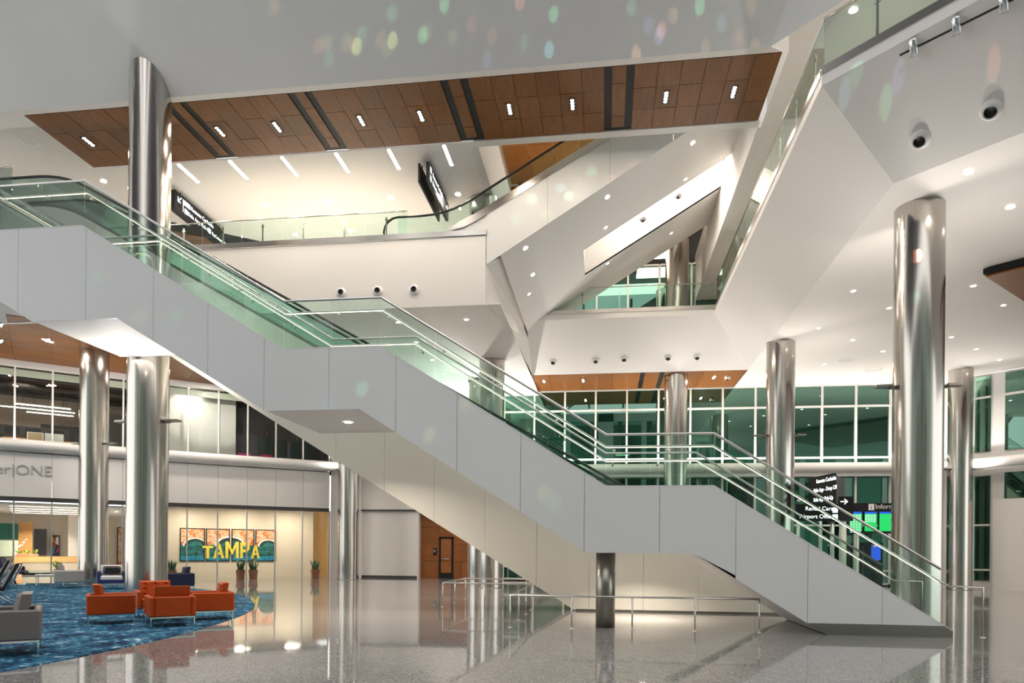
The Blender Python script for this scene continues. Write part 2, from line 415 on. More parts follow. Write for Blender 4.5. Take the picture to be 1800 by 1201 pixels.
def multi_lamp(x, y, z, ang, label, group, power=40, on='lamp_dot'):
    t = thing('four_lamp_downlight', label, 'downlight', (x, y, z), group)
    MB().box((-.085, -.26, -.012), (.085, .26, 0)).build('housing', 'black', t, world=False)
    for k in range(4):
        MB().lathe([(0, -.016), (.040, -.016), (.044, -.012)], (0, -.18 + .12*k, 0), 14).build('lamp', on, t, world=False)
    t.rotation_euler.z = ang
    return t
for kk, (u, v) in enumerate(((160, 252), (388, 232), (487, 223), (634, 210), (739, 202), (895, 188), (1006, 180), (1171, 166), (1291, 156))):
    p = Zp(u, v, Z4)
    multi_lamp(p.x, 19.4, Z4 - .008, 0, 'four-lamp downlight in the brown wood soffit, %s from its reception end' % ORD[kk], 'downlights in the brown wood soffit', 30)

# ------------------------------------------------------------------ columns
def column(xy, D, z0, z1, label, sheets=3, seam=0):
    t = thing('column', label, 'column', (xy[0], xy[1], z0), 'brushed steel columns', 'structure')
    seg = 60
    MB().lathe([(D/2, z0), (D/2, z1)], (xy[0], xy[1], 0), seg).build('shaft', 'column_steel', t)
    a = math.atan2(-xy[1], -xy[0]) + seam
    c = Vector((math.cos(a), math.sin(a), 0))*(D/2 + .001)
    MB().bar((xy[0] + c.x, xy[1] + c.y, z0), (xy[0] + c.x, xy[1] + c.y, z1), .006, .003, (c.x, c.y, 0)).build('seam', 'dark_steel', t)
    MB().lathe([(D/2 + .004, z0), (D/2 + .004, z0 + .02), (D/2, z0 + .025)], (xy[0], xy[1], 0), seg).build('base_ring', 'dark_steel', t)
    return t
def colat(xl, xr, D, v=800):
    a = ray(xl, v); b = ray(xr, v); a.z = b.z = 0; a.normalize(); b.normalize()
    m = (a + b).normalized(); d = D/2/math.sin(a.angle(b)/2)
    return (m.x*d, m.y*d)
CL = colat(221, 297, 1.06); CR = colat(1567.5, 1659.5, 1.06)
column(CL, 1.06, .012, 16, 'tall steel column by the orange armchairs, its slanted top meeting the grey slab edge', seam=.25)
column(CR, 1.06, 0, ZC, 'broad steel column behind the foot of the staircase', seam=-.2)
column(colat(138, 191.5, 1.06), 1.06, .012, 9.5, 'steel column standing at the blue carpet by the reception windows')
column(colat(594.5, 632, 1.06), 1.06, 0, 9.5, 'steel column between the storefront and the plain white wall')
column(colat(1345.5, 1397, 1.06), 1.06, 0, ZC, 'steel column under the corner of the sloped slab edge')
column(colat(1166.5, 1208, 1.06), 1.06, 0, 15.9, 'steel column rising through the small wood soffit by the windows')
column(colat(824.5, 862, 1.0), 1.06, 0, 9.5, 'steel column behind the escalator with a twin close behind it')
column((-4.75, 28.6), 1.06, 0, 9.5, 'steel column half hidden behind its twin beyond the escalator')
column(colat(1665, 1711, .97), .97, 0, ZC, 'steel column beside the narrow dark window at the slanted wall')
pu = Zp(851, 352, Z4); column((pu.x, pu.y), 1.06, Z3, Z4, 'short steel column on the walkway behind the foot of the upper escalator')
def uplight(c, D, z, ang, label, power=220):
    """flat bracket plate on a short column arm, with an uplight added for fill"""
    d = Vector((math.cos(ang), math.sin(ang), 0)); o = Vector((c[0], c[1], z)); q = o + d*(D/2 + .22); w = Vector((-d.y, d.x, 0))
    t = thing('added_uplight', label, 'uplight', o + d*D/2, 'added uplights on the columns')
    MB().bar(o + d*(D/2 - .01), o + d*(D/2 + .12), .10, .07).build('arm', 'dark_steel', t)
    MB().prism([q - d*.14 - w*.16, q + d*.20 - w*.10, q + d*.20 + w*.10, q - d*.14 + w*.16], (0, 0, .05)).build('housing', 'dark_steel', t)
    MB().prism([q - d*.10 - w*.11 + Vector((0, 0, .05)), q + d*.14 - w*.07 + Vector((0, 0, .05)), q + d*.14 + w*.07 + Vector((0, 0, .05)), q - d*.10 + w*.11 + Vector((0, 0, .05))], (0, 0, .004)).build('lens', 'lamp_white', t)
    area('uplight_fill', q + Vector((0, 0, .07)), .2, power, (1, .93, .85), rot=(PI, 0, 0))  # upward lamp added on the bracket to brighten the ceiling
CM, C6, C3, C1, C8, C2 = colat(138, 191.5, 1.06), colat(594.5, 632, 1.06), colat(1345.5, 1397, 1.06), colat(1166.5, 1208, 1.06), colat(824.5, 862, 1.0), colat(1665, 1711, .97)
for c, D, z, nm, pw in ((CL, 1.06, 5.05, 'tall column by the orange armchairs', 110), (CR, 1.06, 5.5, 'broad column behind the staircase foot', 85), (C3, 1.06, 6.1, 'column under the slab corner', 60),
                    (C1, 1.06, 5.75, 'column passing the small wood soffit', 60), (C8, 1.06, 5.6, 'twin column behind the escalator', 160), (C6, 1.06, 5.6, 'column beside the plain white wall', 30),
                    (CM, 1.06, 5.75, 'column at the reception windows', 60), (C2, .97, 5.3, 'column at the slanted wall', 60)):
    uplight(c, D, z, .0, 'dark flat bracket with an added uplight on the %s, slanted-wall side' % nm, pw)
    uplight(c, D, z, PI, 'dark flat bracket with an added uplight on the %s, reception side' % nm, pw)

# ------------------------------------------------------------------ tall curtain wall
def curtain(name, X0, xs, X1, zs, label, extra=None, depth=.14, mw=.09, glassmat='night_glass', y=YW):
    t = thing(name, label, 'window', ((X0 + X1)/2, y, zs[0]), kind='structure')
    xs = [X0] + list(xs) + [X1]
    for x in xs:
        MB().box((x - mw/2, y - depth, zs[0]), (x + mw/2, y + .02, zs[-1])).build('mullion', 'mullion_white', t)
    for z in zs:
        for a, b in zip(xs, xs[1:]):
            MB().box((a + mw/2, y - depth*.8, z - .045), (b - mw/2, y + .02, z + .045)).build('transom', 'mullion_white', t)
    for a, b in zip(xs, xs[1:]):
        for z0, z1 in zip(zs, zs[1:]):
            MB().box((a + mw/2, y - .02, z0 + .045), (b - mw/2, y + .01, z1 - .045)).build('pane', glassmat, t)
    return t
M = [-3.63 + 1.557*k for k in range(12)]
curtain('window_1', -5.19, M, 15.2, (6.19 - .85, 6.19, 8.67, ZC), 'tall green-black window band under the white hall ceiling')
curtain('window_2', -5.19, M, 15.2, (0.10, .73, 2.9, 5.33), 'tall green-black windows at floor level behind the staircase')
curtain('window_3', -3.3, [-3.63 + 1.557*k for k in range(1, 7)], 6.6, (Z3, 13.2, 15.9), 'level-three windows behind the far glass guard')
MB().box((-5.2, YW - .5, 5.25), (15.2, YW, 5.42)).build('trim_7', 'beam_white', label='white ledge under the round beam at the tall windows', cat='ledge', kind='structure')
MB().tube([(-5.2, YW - .55, 5.66), (15.25, YW - .55, 5.66), (17.0, YW - 2.3, 5.66), (24, YW - 9.3, 5.66)], .24, 16).build('trim_8', 'beam_white', label='round white beam crossing the tall windows', cat='beam', kind='structure')
MB().box((-5.2, YW + .3, 0), (15.3, YW + .4, 22)).build('wall_5', 'office_dark', label='dark night side behind the tall windows', cat='wall', kind='structure')
# slanted wall at the far side
d45 = Vector((1, -1, 0)).normalized(); n45 = Vector((-1, -1, 0)).normalized(); P45 = Vector((15.35, YW, 0))
def at45(s, z, o=0): return P45 + d45*s + n45*o + Vector((0, 0, z))
def s45(u, v=800): p = Np(u, v, n45, P45); return (p - P45).dot(d45)
def box45(mb, s0, s1, z0, z1, o0, o1):
    q = [at45(s0, z0, o0), at45(s1, z0, o0), at45(s1, z0, o1), at45(s0, z0, o1)]
    return mb.prism(q, (0, 0, z1 - z0))
box45(MB(), -.2, 16, 0, ZC, -.3, -.05).build('wall_6', 'white_paint', label='slanted white wall with dark windows beside the tall column', cat='wall', kind='structure')
sa, sb, sc_, sd = s45(1713), s45(1741), s45(1766), s45(1766) + 3.2
w4 = thing('window_4', 'narrow dark window in the slanted white wall', 'window', at45(sa, .4), kind='structure')
zz = (.45, .85, 2.9, 5.2)
for z0, z1 in ((.4, .84), (.9, 2.86), (2.92, 5.1)): box45(MB(), sa, sb, z0, z1, -.04, .0).build('pane', 'night_glass', w4)
for z0, z1 in ((6.2, 8.6), (8.7, 9.6)): box45(MB(), sa, sb, z0, z1, -.04, .0).build('pane', 'night_glass', w4)
for z in (.87, 2.89, 8.65): box45(MB(), sa, sb, z - .04, z + .04, -.02, .04).build('transom', 'mullion_white', w4)
w5 = thing('window_5', 'wide dark window in the slanted white wall', 'window', at45(sc_, 4), kind='structure')
for k in range(2):
    s0 = sc_ + k*1.65
    for z0, z1 in ((4.05, 5.2), (6.2, 8.6), (8.7, 9.6)): box45(MB(), s0, s0 + 1.56, z0, z1, -.04, .0).build('pane', 'night_glass', w5)
    box45(MB(), s0 + 1.56, s0 + 1.65, 4, 9.7, -.02, .08).build('mullion', 'mullion_white', w5)
    box45(MB(), s0, s0 + 1.56, 8.6, 8.7, -.02, .06).build('transom', 'mullion_white', w5)
box45(MB(), s45(1752, 1000), 14, 0, 4.0, 0.02, .5).build('wall_7', 'white_paint', label='low white wall standing before the slanted windows', cat='wall', kind='structure')

for x in (-6, -1, 4, 9, 13):
    area('beam_fill', (x, YW - .62, 5.93), 4.2, 115, (1, .93, .85), rot=(PI, 0, 0), size_y=.1)  # upward light added on top of the beam to fill the hall ceiling
# small wood soffit by the windows
w2 = thing('wood_soffit', 'small orange-brown wood soffit along the top of the tall windows', 'ceiling', (1, 33.5, ZC), kind='structure')
xr = [-4.2, -2.7, -1.2, .3, 1.55, 1.75, 2.42, 2.62, 4.4, 6.2]
MB().box((-4.2, 31.9, ZC + .03), (6.25, YW - .02, ZC + .06)).build('backing', 'black', w2)
for a, b in zip(xr, xr[1:]):
    if (a, b) in ((1.55, 1.75), (2.42, 2.62)): continue
    MB().box((a + .006, 31.92, ZC), (b - .006, YW - .16, ZC + .03)).build('wood_panel', 'wood_small', w2)
for kk, (u, v) in enumerate(((956, 670), (1025, 669), (1182, 665), (1255, 663))):
    p = Zp(u, v, ZC)
    multi_lamp(p.x, p.y, ZC - .004, 0, 'slim downlight in the small orange-brown wood soffit, %s from the walkway end' % ORD[kk], 'downlights in the small wood soffit', 18)
# wood panel at the hall ceiling edge
w3 = thing('wood_canopy', 'wood canopy panel hung below the white hall ceiling by the broad column', 'ceiling panel', (12, 22, 9.45), kind='structure')
a = Zp(1733, 487, 9.45); b = Zp(1800, 530, 9.45); dd = (b - a)*3
MB().prism([a, a + dd, a + dd + Vector((6, -5.2, 0)), a + Vector((6, -5.2, 0))], (0, 0, .05)).build('panel', 'wood_small', w3)
MB().prism([a + Vector((-.1, -.05, .06)), a + dd, a + dd + Vector((6, -5.2, .06)), a + Vector((5.9, -5.3, .06))], (0, 0, .15)).build('frame', 'black', w3)

# unseen wall added behind the viewer: striped piers and glass for column reflections
fr = thing('wall_17', 'unseen added front wall with white piers and dark glass', 'wall', (0, -13, 0), kind='structure')
for k in range(9):
    x = -36 + 9*k
    MB().box((x - .9, -13.4, 0), (x + .9, -12.9, 18)).build('pier', 'white_paint', fr)
    if k < 8:
        MB().box((x + .9, -13.2, 0), (x + 8.1, -13.1, 17)).build('pane', 'night_glass', fr)
        MB().box((x + 4.2, -13.25, 0), (x + 4.8, -12.95, 17)).build('mullion', 'mullion_white', fr)
MB().box((-37, -13.4, 17), (37, -12.9, 18)).build('head_beam', 'white_paint', fr)
fin = thing('added_baffles', 'unseen dark baffles added over the hall for the column reflections', 'ceiling', (0, 0, 19), kind='structure')  # baffles added out of view to darken the sides of column reflections
for k in range(18):
    MB().box((-34.1 + 4*k, -13, 18.6), (-33.9 + 4*k, 12.5, 22.5)).build('baffle', 'dark_grey', fin)
# coloured flecks from narrow spotlights added out of view, standing in for a prism
random.seed(21)
PRISM = Vector((0.5, 1.0, 15.5))
cols = ((.25, 1, .45), (.25, 1, .55), (.3, .9, 1), (1, .35, .25), (1, .6, .3), (.45, .5, 1), (.8, 1, .3))
flecks = [(1040, 300, .7, 1), (1075, 315, .6, 3), (985, 330, .7, 2), (1110, 280, .6, 4), (960, 375, .6, 6), (1150, 262, .6, 5), (905, 385, .6, 1), (627, 82, 1.6, 6), (690, 71, 1.5, 6), (743, 62, 1.2, 0), (781, 8, 1.2, 0), (973, 25, 1.2, 0), (913, 4, 1, 3), (1163, 53, 1, 3), (965, 88, 1.2, 2), (1230, 12, 1.2, 1), (1557, 180, 1.5, 0), (1747, 113, 1.5, 3), (1580, 135, 1.2, 5), (1485, 163, 1.1, 2), (1506, 125, 1, 1),
          (1610, 448, 1.0, 3), (1606, 520, 1.0, 1), (935, 350, 1.2, 0), (1000, 345, 1.2, 1), (636, 684, 1.2, 1), (575, 712, .8, 2), (755, 765, 1.2, 6), (638, 684, .8, 0), (818, 711, 1.2, 6), (955, 868, 1, 6), (975, 885, 1, 0), (245, 557, 1, 4), (170, 490, .8, 0), (310, 555, .8, 1)]
for k in range(26): flecks.append((random.uniform(480, 1330), random.uniform(5, 110) - 0, random.uniform(.3, .6), random.randrange(7)))
def surf(u, v):
    if v < 200 and u < 1400:
        n = (Vector((0, 15.4, 16.7)) - Vector((0, 17.78, Z4))).cross(Vector((1, 0, 0))); return Np(u, v, n, (0, 17.78, Z4))
    if u > 1590 and v > 400: return Yp(u, v, CR[1] - .5)
    if u > 1400: return Np(u, v, (Vector((5.96, 13.59, 11.33)) - Vector((4.4, 15.13, 11.33))).cross(Vector((6.2, 16.12, ZC)) - Vector((4.4, 15.13, 11.33))), (4.4, 15.13, 11.33))
    if v < 400: return Yp(u, v, 21.9)
    return Yp(u, v, 14.1)
for u, v, st_, ci in flecks:
    q = surf(u, v); d = bpy.data.lights.new('fleck_spot', 'SPOT'); d.color = cols[ci]; r_ = (q - PRISM).length
    d.energy = (2300 if v < 400 or u > 1400 else 750)*st_*(r_/15)**2; d.spot_size = 2*math.atan(random.uniform(.06, .105)/r_); d.spot_blend = .6; d.shadow_soft_size = .0
    o = bpy.data.objects.new('fleck_spot', d); COL.objects.link(o); o.location = PRISM; o.rotation_euler = (q - PRISM).to_track_quat('-Z', 'Y').to_euler()
random.seed(7)
# ------------------------------------------------------------------ back walls beyond the escalator
MB().box((-13.4, 36.5, 0), (-10.1, 36.7, 3.75)).build('wall_8', 'white_paint', label='plain white wall beside the wood-panelled door wall', cat='wall', kind='structure')
MB().box((-14.6, 36.42, 3.72), (-5.2, 36.7, 9.5)).build('wall_9', 'white_paint', label='white bulkhead above the plain white wall', cat='wall', kind='structure')
MB().box((-13.4, 36.46, 0), (-10.1, 36.5, .12)).build('baseboard_1', 'dark_grey', label='dark baseboard of the plain white wall', cat='baseboard', kind='structure')
MB().box((-13.4, 36.38, 3.64), (-5.2, 36.46, 3.72)).build('trim_17', 'dark_grey', label='dark line under the white bulkhead', cat='trim', kind='structure')
MB().box((-13.5, 37.3, 0), (-5.2, 37.5, 9.5)).build('wall_18', 'office_dark', label='unseen dark backing added behind the wood panelling', cat='wall', kind='structure')  # backing added to block light leaking through the panel gaps
MB().box((-10.1, 36.5, 0), (-10.02, 37.3, 3.75)).build('wall_19', 'white_paint', label='white return of the plain white wall', cat='wall', kind='structure')
wwall = thing('wall_10', 'brown wood-panelled wall with a door', 'wall', (-9, 36.9, 0), kind='structure')
for k, (x0, x1) in enumerate(((-10.1, -8.95), (-8.2, -7.6), (-7.6, -5.2))):
    for j in range(4):
        MB().box((x0 + .006, 36.9 if k < 2 else 36.6, j*.93 + .006), (x1 - .006, 37.0, (j+1)*.93 - .006)).build('wood_panel', 'wood_wall', wwall)
MB().box((-8.95, 36.9, 2.25), (-8.2, 37, 3.72)).build('wood_panel', 'wood_wall', wwall)
dr = thing('door_1', 'brown wooden door in a dark frame with a steel push bar', 'door', (-8.57, 36.88, 0), kind='structure')
MB().box((-8.86, 36.86, .01), (-8.28, 36.92, 2.15)).build('leaf', 'wood_wall', dr)
MB().box((-8.97, 36.84, 0), (-8.86, 36.95, 2.25)).build('frame', 'black', dr); MB().box((-8.28, 36.84, 0), (-8.17, 36.95, 2.25)).build('frame', 'black', dr)
MB().box((-8.97, 36.84, 2.15), (-8.17, 36.95, 2.26)).build('frame', 'black', dr)
MB().tube([(-8.8, 36.80, 1.05), (-8.34, 36.80, 1.05)], .03, 8).build('push_bar', 'steel', dr)
MB().box((-8.86, 36.855, .01), (-8.28, 36.865, .3)).build('kick_plate', 'black', dr)
rs = thing('restroom_sign', 'small black sign on the wood wall by the door', 'sign', (-9.2, 36.89, 1.4))
MB().box((-9.3, 36.88, 1.25), (-9.1, 36.9, 1.65)).build('plate', 'black', rs)
text('lettering', 'II', .2, 'paper_white', (-9.27, 36.878, 1.42), (1, 0, 0), (0, 0, 1), rs)

# ------------------------------------------------------------------ staircase
YS, YB = 14.1, 16.95
top = [(-19.1, 11.76), (-13.85, 8.80), (-11.70, 8.80), (-6.92, 5.88), (-4.75, 5.88), (.01, 2.90), (2.13, 2.90), (6.41, .22), (6.56, .12), (6.58, .12)]
bot = [(-19.1, 10.4), (-12.95, 6.69), (-10.84, 6.69), (-7.32, 4.555), (-5.19, 4.555), (-.40, 1.55), (1.76, 1.55), (4.27, 0), (6.58, 0)]
st = thing('staircase', 'long grey-panelled staircase with glass guards and lit handrails', 'staircase', (6, 15.5, 0))
joints = [-19.0, -17.3, -15.6, -13.3, -11.6, -9.95, -8.65, -7.34, -5.87, -4.39, -3.07, -1.73, -.42, 1.08, 2.56, 3.92, 5.29, 6.4]
skirt = [(-20, -1), (3.9, -1), (4.04, .22), (6.41, .22), (6.58, .12)]
for a, b in zip(joints, joints[1:]):
    bb = [(x, max(z, interp(skirt, x))) for x, z in bot]
    extra = sorted(set([p for p in bb] + ([(3.91, interp(bot, 3.91)), (3.93, .22), (6.4, .22)] if b > 3.8 else [])))
    if a >= 3.9: extra = [(3.9, .22), (6.5, .22)]
    elif b > 3.9: extra = [p for p in bot if p[0] < 3.9] + [(3.92, interp(bot, 3.92))]
    pl = band(top, extra, a + .004, b - .004)
    MB().prism([(x, YS, z) for x, z in pl], (0, .05, 0)).build('stringer_panel', 'panel_grey', st, kind=None)
MB().prism([(3.92, YS + .01, .215), (6.405, YS + .01, .215), (6.56, YS + .01, .115), (6.56, YS + .01, 0), (4.28, YS + .01, 0)], (0, .04, 0)).build('base_plate', 'dark_steel', st)
MB().prism([(x, YB, z) for x, z in band(top, bot, -19, 6.5)], (0, .05, 0)).build('stringer', 'panel_grey', st)
soff = MB()
for (a, za), (b, zb) in zip(bot, bot[1:]):
    if b > 4.3: continue
    soff.add([(a, YS + .02, za + .01), (b, YS + .02, zb + .01), (b, YB + .02, zb + .01), (a, YB + .02, za + .01)], [(0, 1, 2, 3)])
soff.build('soffit', 'white_paint', st)
# thin light edge along the sloped stringer top
for (a, za), (b, zb) in zip(top[:-2], top[1:-1]):
    MB().bar((a, YS + .03, za + .006), (b, YS + .03, zb + .006), .07, .012).build('edge_trim', 'beam_white', st)
# treads
fl = [((-13.85, 8.70), (-19.1, 11.66)), ((-6.92, 5.78), (-11.70, 8.70)), ((.01, 2.80), (-4.75, 5.78)), ((6.2, 0), (2.13, 2.80))]
for (xb, zb), (xt, zt) in fl:
    n = 17
    for k in range(n):
        x0 = xb + (xt - xb)*k/n; x1 = xb + (xt - xb)*(k+1)/n; z1 = zb + (zt - zb)*(k+1)/n
        MB().box((min(x0, x1), YS + .06, z1 - (zt - zb)/n - .22), (max(x0, x1), YB, z1 - .19)).build('tread', 'mullion_grey', st)
for a, b, z in ((-13.85, -11.7, 8.7), (-6.92, -4.75, 5.78), (.01, 2.13, 2.8)):
    MB().box((a, YS + .06, z - .15), (b, YB, z)).build('landing', 'mullion_grey', st)

def guard(parent, pts, y, cap_h, hr_h, hr_off, posts_every=1.35, pane_lo=-.12, led=True, cap_r=.028, endx=None, hr_tail=True):
    """glass guard over a polyline (x, z): panes, cap rail, lit handrail on brackets"""
    n = 0
    for (a, za), (b, zb) in zip(pts, pts[1:]):
        L = abs(b - a); k = max(1, round(L/posts_every))
        for i in range(k):
            x0, x1 = a + (b-a)*i/k, a + (b-a)*(i+1)/k; z0, z1 = za + (zb-za)*i/k, za + (zb-za)*(i+1)/k
            g = .008
            MB().prism([(x0 + g, y, z0 + pane_lo), (x1 - g, y, z1 + pane_lo), (x1 - g, y, z1 + cap_h - .01), (x0 + g, y, z0 + cap_h - .01)], (0, .016, 0)).build('glass_pane', 'guard_glass', parent)
            if hr_h:
                xm, zm = (x0*.85 + x1*.15), (z0*.85 + z1*.15)
                br = MB(); br.tube([(xm, y + .008, zm + hr_h - .10), (xm, y + hr_off, zm + hr_h - .10), (xm, y + hr_off, zm + hr_h - .01)], .010, 6)
                br.lathe([(0, -.012), (.028, -.012), (.028, .012), (0, .012)], (xm, y + .008 - .02*(1 if hr_off > 0 else -1)*1, zm + hr_h - .10), 10, (0, 1, 0))
                br.build('rail_bracket', 'steel', parent)
    MB().tube([(x, y + .008, z + cap_h) for x, z in pts], cap_r, 8).build('cap_rail', 'steel', parent)
    if hr_h:
        hp = [(x, y + hr_off, z + hr_h) for x, z in pts]
        h = MB().tube(hp, .021, 8).build('handrail', 'steel', parent)
        if led:
            for p, q in zip(hp, hp[1:]):
                MB().bar(Vector(p) + Vector((0, 0, -.0225)), Vector(q) + Vector((0, 0, -.0225)), .026, .010).build('led_strip', 'led_warm', h)
gt = top[:8]
gt = [(x, z) for x, z in gt[:-1]] + [(6.36, .25)]
g1 = part('glass_guard', (0, YS, 0), st); guard(g1, gt, YS + .06, 1.05, .82, .09)
g2 = part('glass_guard', (0, YB, 0), st); guard(g2, gt, YB - .06, 1.05, .86, -.09)
# handrail tails at the foot of the stair
for y, p in ((YS + .15, g1), (YB - .15, g2)):
    MB().tube([(6.3, y, 1.1), (6.55, y, .97), (7.15, y, .96), (7.15, y, 0.0)], .021, 8).build('rail_end', 'steel', p)
    MB().lathe([(.05, 0), (.05, .012), (.0, .013)], (7.15, y, 0), 12).build('foot_plate', 'steel', p)
# steel leg under the lowest landing
lg = MB().tube([(.02, 14.55, 0), (.02, 14.55, 1.56)], .2, 32).build('support_post', 'dark_steel', st)
# landing soffit lamps
def downlight(p, label, group, r=.09, nrm=(0, 0, -1), power=0, mat='lamp_white', spread=2.4, color=(1, .88, .74), ring=True):
    t = thing('downlight', label, 'downlight', p, group)
    n = Vector(nrm).normalized()
    if ring: MB().lathe([(r*.82, .004), (r*1.12, .004), (r*1.16, 0)], (0, 0, 0), 20, n).build('trim_ring', 'beam_white', t, world=False)
    MB().lathe([(0, .003), (r*.84, .003)], (0, 0, 0), 20, n).build('lens', mat, t, world=False)
    if power:
        l = area('downlight_lamp', Vector(p) + n*.04, r*2.2, power, color, spread=spread, shape='DISK')
        l.rotation_euler = Vector((0, 0, -1)).rotation_difference(n).to_euler()
    return t
downlight(Zp(612, 743, 4.555), 'round downlight under the middle stair landing', None, .1, power=150)
downlight(Zp(228, 596, 6.69), 'round downlight under the upper stair landing', None, .1, power=70)
downlight((.9, 16.4, 1.55), 'round downlight under the lowest stair landing', None, .1, power=80)

# ------------------------------------------------------------------ escalators
def escalator(name, label, xa, za, xb, zb, y0, y1, flat, slope_bot, clad_mat, clad_joint, loc, truss_drop=1.5, sgn=1, xflat_lo=2.6, xflat_hi=2.6, close_lo=None):
    """lower end (xa, za) rises towards (xb, zb); decks, glass balustrades, handrails and steps"""
    t = thing(name, label, 'escalator', loc)
    dirx = 1 if xb > xa else -1
    def rnd(pts, n=5, r=.9):
        out = [pts[0]]
        for i in range(1, len(pts)-1):
            p0, p, p1 = Vector(pts[i-1]), Vector(pts[i]), Vector(pts[i+1])
            a = p + (p0-p).normalized()*r; b = p + (p1-p).normalized()*r
            for k in range(n+1):
                s = k/n; q = a*(1-s)**2 + p*2*s*(1-s) + b*s**2; out.append(tuple(q))
        return out + [pts[-1]]
    deck = rnd([(xa - dirx*xflat_lo, za), (xa, za), (xb, zb), (xb + dirx*xflat_hi, zb)])
    hr = [(x, z + .95) for x, z in deck]
    for y in (y0, y1):
        s = 1 if y == y0 else -1
        # skirt and deck strip
        dk = part('balustrade', (xa, y, za), t)
        d = MB()
        for (p, q) in zip(deck, deck[1:]):
            d.bar((p[0], y + s*.06, p[1] + .04), (q[0], y + s*.06, q[1] + .04), .18, .1)
        d.build('deck', 'dark_steel', dk)
        k = MB()
        for (p, q) in zip(deck, deck[1:]):
            k.bar((p[0], y + s*.15, p[1] - .16), (q[0], y + s*.15, q[1] - .16), .015, .34)
        k.build('skirt', 'dark_grey', dk)
        # glass panes along the deck
        acc = [0]
        for p, q in zip(deck, deck[1:]): acc.append(acc[-1] + math.dist(p, q))
        def at(sv):
            for i in range(len(deck)-1):
                if acc[i] <= sv <= acc[i+1] + 1e-6:
                    f = (sv - acc[i])/max(1e-6, acc[i+1]-acc[i]); return (deck[i][0] + (deck[i+1][0]-deck[i][0])*f, deck[i][1] + (deck[i+1][1]-deck[i][1])*f)
            return deck[-1]
        nn = round(acc[-1]/1.5)
        for i in range(nn):
            s0, s1 = acc[-1]*i/nn, acc[-1]*(i+1)/nn
            ss = [s0] + [a for a in acc if s0 < a < s1] + [s1]
            q = [at(v) for v in ss]
            poly = [(x, y + s*.05, z + .05) for x, z in q] + [(x, y + s*.05, z + .92) for x, z in q[::-1]]
            MB().prism(poly, (0, .012, 0)).build('glass_pane', 'escalator_glass', dk)
        # handrail loop
        r = .475
        def arc(cx, cz, d_, n=8): return [(cx + d_*r*math.sin(PI*k/n), cz + r*math.cos(PI*k/n)) for k in range(n+1)]
        lo, hi = deck[0], deck[-1]
        path = [(x, z) for x, z in hr[1:-1]]
        full = [(x, z) for x, z in arc(lo[0], lo[1] + r, -dirx)[::-1]] + path + arc(hi[0], hi[1] + r, dirx)
        MB().tube([(x, y + s*.056, z) for x, z in full], .038, 8).build('handrail', 'rubber', dk)
    # step band
    stp = MB()
    L = abs(xb - xa); n = max(4, int(L/.4))
    for k in range(n):
        x0 = xa + (xb - xa)*k/n; x1 = xa + (xb-xa)*(k+1)/n; z = za + (zb - za)*(k + .5)/n
        MB().box((min(x0, x1), y0 + .17, z - .25), (max(x0, x1), y1 - .17, z - .12)).build('step', 'dark_grey', t)
    for (x, z) in ((xa, za), (xb, zb)):
        e = -dirx*xflat_lo if x == xa else dirx*xflat_hi
        MB().box((min(x, x + e), y0 + .17, z - .1), (max(x, x + e), y1 - .17, z - .02)).build('landing_plate', 'steel', t)
    return t, deck
e1, deck1 = escalator('escalator', 'long cream-clad escalator behind the staircase', 4.57, .02, -15.85, 11.58, 18.35, 19.85, 0, 0, 'cream_panel', 0, (4.5, 19, 0), xflat_lo=1.6, xflat_hi=2.4)
dtop = sorted([(x, z + .01) for x, z in deck1])
dbot = [(-19.5, 10.6), (-18.0, 10.47), (-.80, .03), (-.75, 0), (7, 0)]
cj = [-18.2, -16.4, -14.6, -12.8, -11, -9.2, -7.4, -6.0, -4.6, -3.2, -1.8, -.4, 1.0, 2.4, 3.8, 6.1]
for y in (18.3, 19.86):
    for a, b in zip(cj, cj[1:]):
        MB().prism([(x, y, z) for x, z in band(dtop, dbot, a + .003, b - .003)], (0, .04, 0)).build('side_panel', 'cream_panel', e1)
so = MB()
for (a, za), (b, zb) in zip(dbot[1:3], dbot[2:4]):
    so.add([(a, 18.32, za + .01), (b, 18.32, zb + .01), (b, 19.9, zb + .01), (a, 19.9, za + .01)], [(0, 1, 2, 3)])
so.build('underside', 'cream_panel', e1)
MB().box((-.75, 18.285, .0), (6.1, 18.3, .05)).build('base_strip', 'dark_steel', e1)

# upper escalator bank: clad side, steel band, sloped soffit with a slot
K = .608
def zsof(x): return 10.8 + K*(x + 3.8)
e2, deck2 = escalator('escalator', 'upper escalator with grey side panel and polished steel band rising from the walkway', -5.15, Z3 + .02, 3.4, Z3 + .02 + 8.55*.572, 22.0, 23.5, 0, 0, 'panel_grey', 0, (-5, 22.7, Z3), xflat_lo=1.7, xflat_hi=.6)
up = [(-5.3, 11.86), (-4.6, 12.0), (-4.2, 12.18), (4.4, 16.93)]
lowb = [(-5.3, 11.8), (-3.9, 10.74), (-3.8, 10.8), (4.4, zsof(4.4))]
for a, b in ((-3.86, -1.9), (-1.9, .05), (.05, 2.0), (2.0, 4.4)):
    MB().prism([(x, 21.9, z) for x, z in band(up, lowb, a + .003, b - .003)], (0, .05, 0)).build('side_panel', 'panel_grey', e2)
MB().prism([(x, 21.93, z) for x, z in band(up, [(-5.3, 11.7), (-3.9, 11.7)], -5.3, -3.86)], (0, .03, 0)).build('side_panel', 'panel_grey', e2)
bd = MB()
for p, q in zip(up, up[1:]): bd.prism([(p[0], 21.88, p[1]), (q[0], 21.88, q[1]), (q[0], 21.88, q[1] + .26), (p[0], 21.88, p[1] + (.26 if p[0] > -5 else .02))], (0, .03, 0))
bd.build('steel_band', 'steel', e2)
sf = MB()
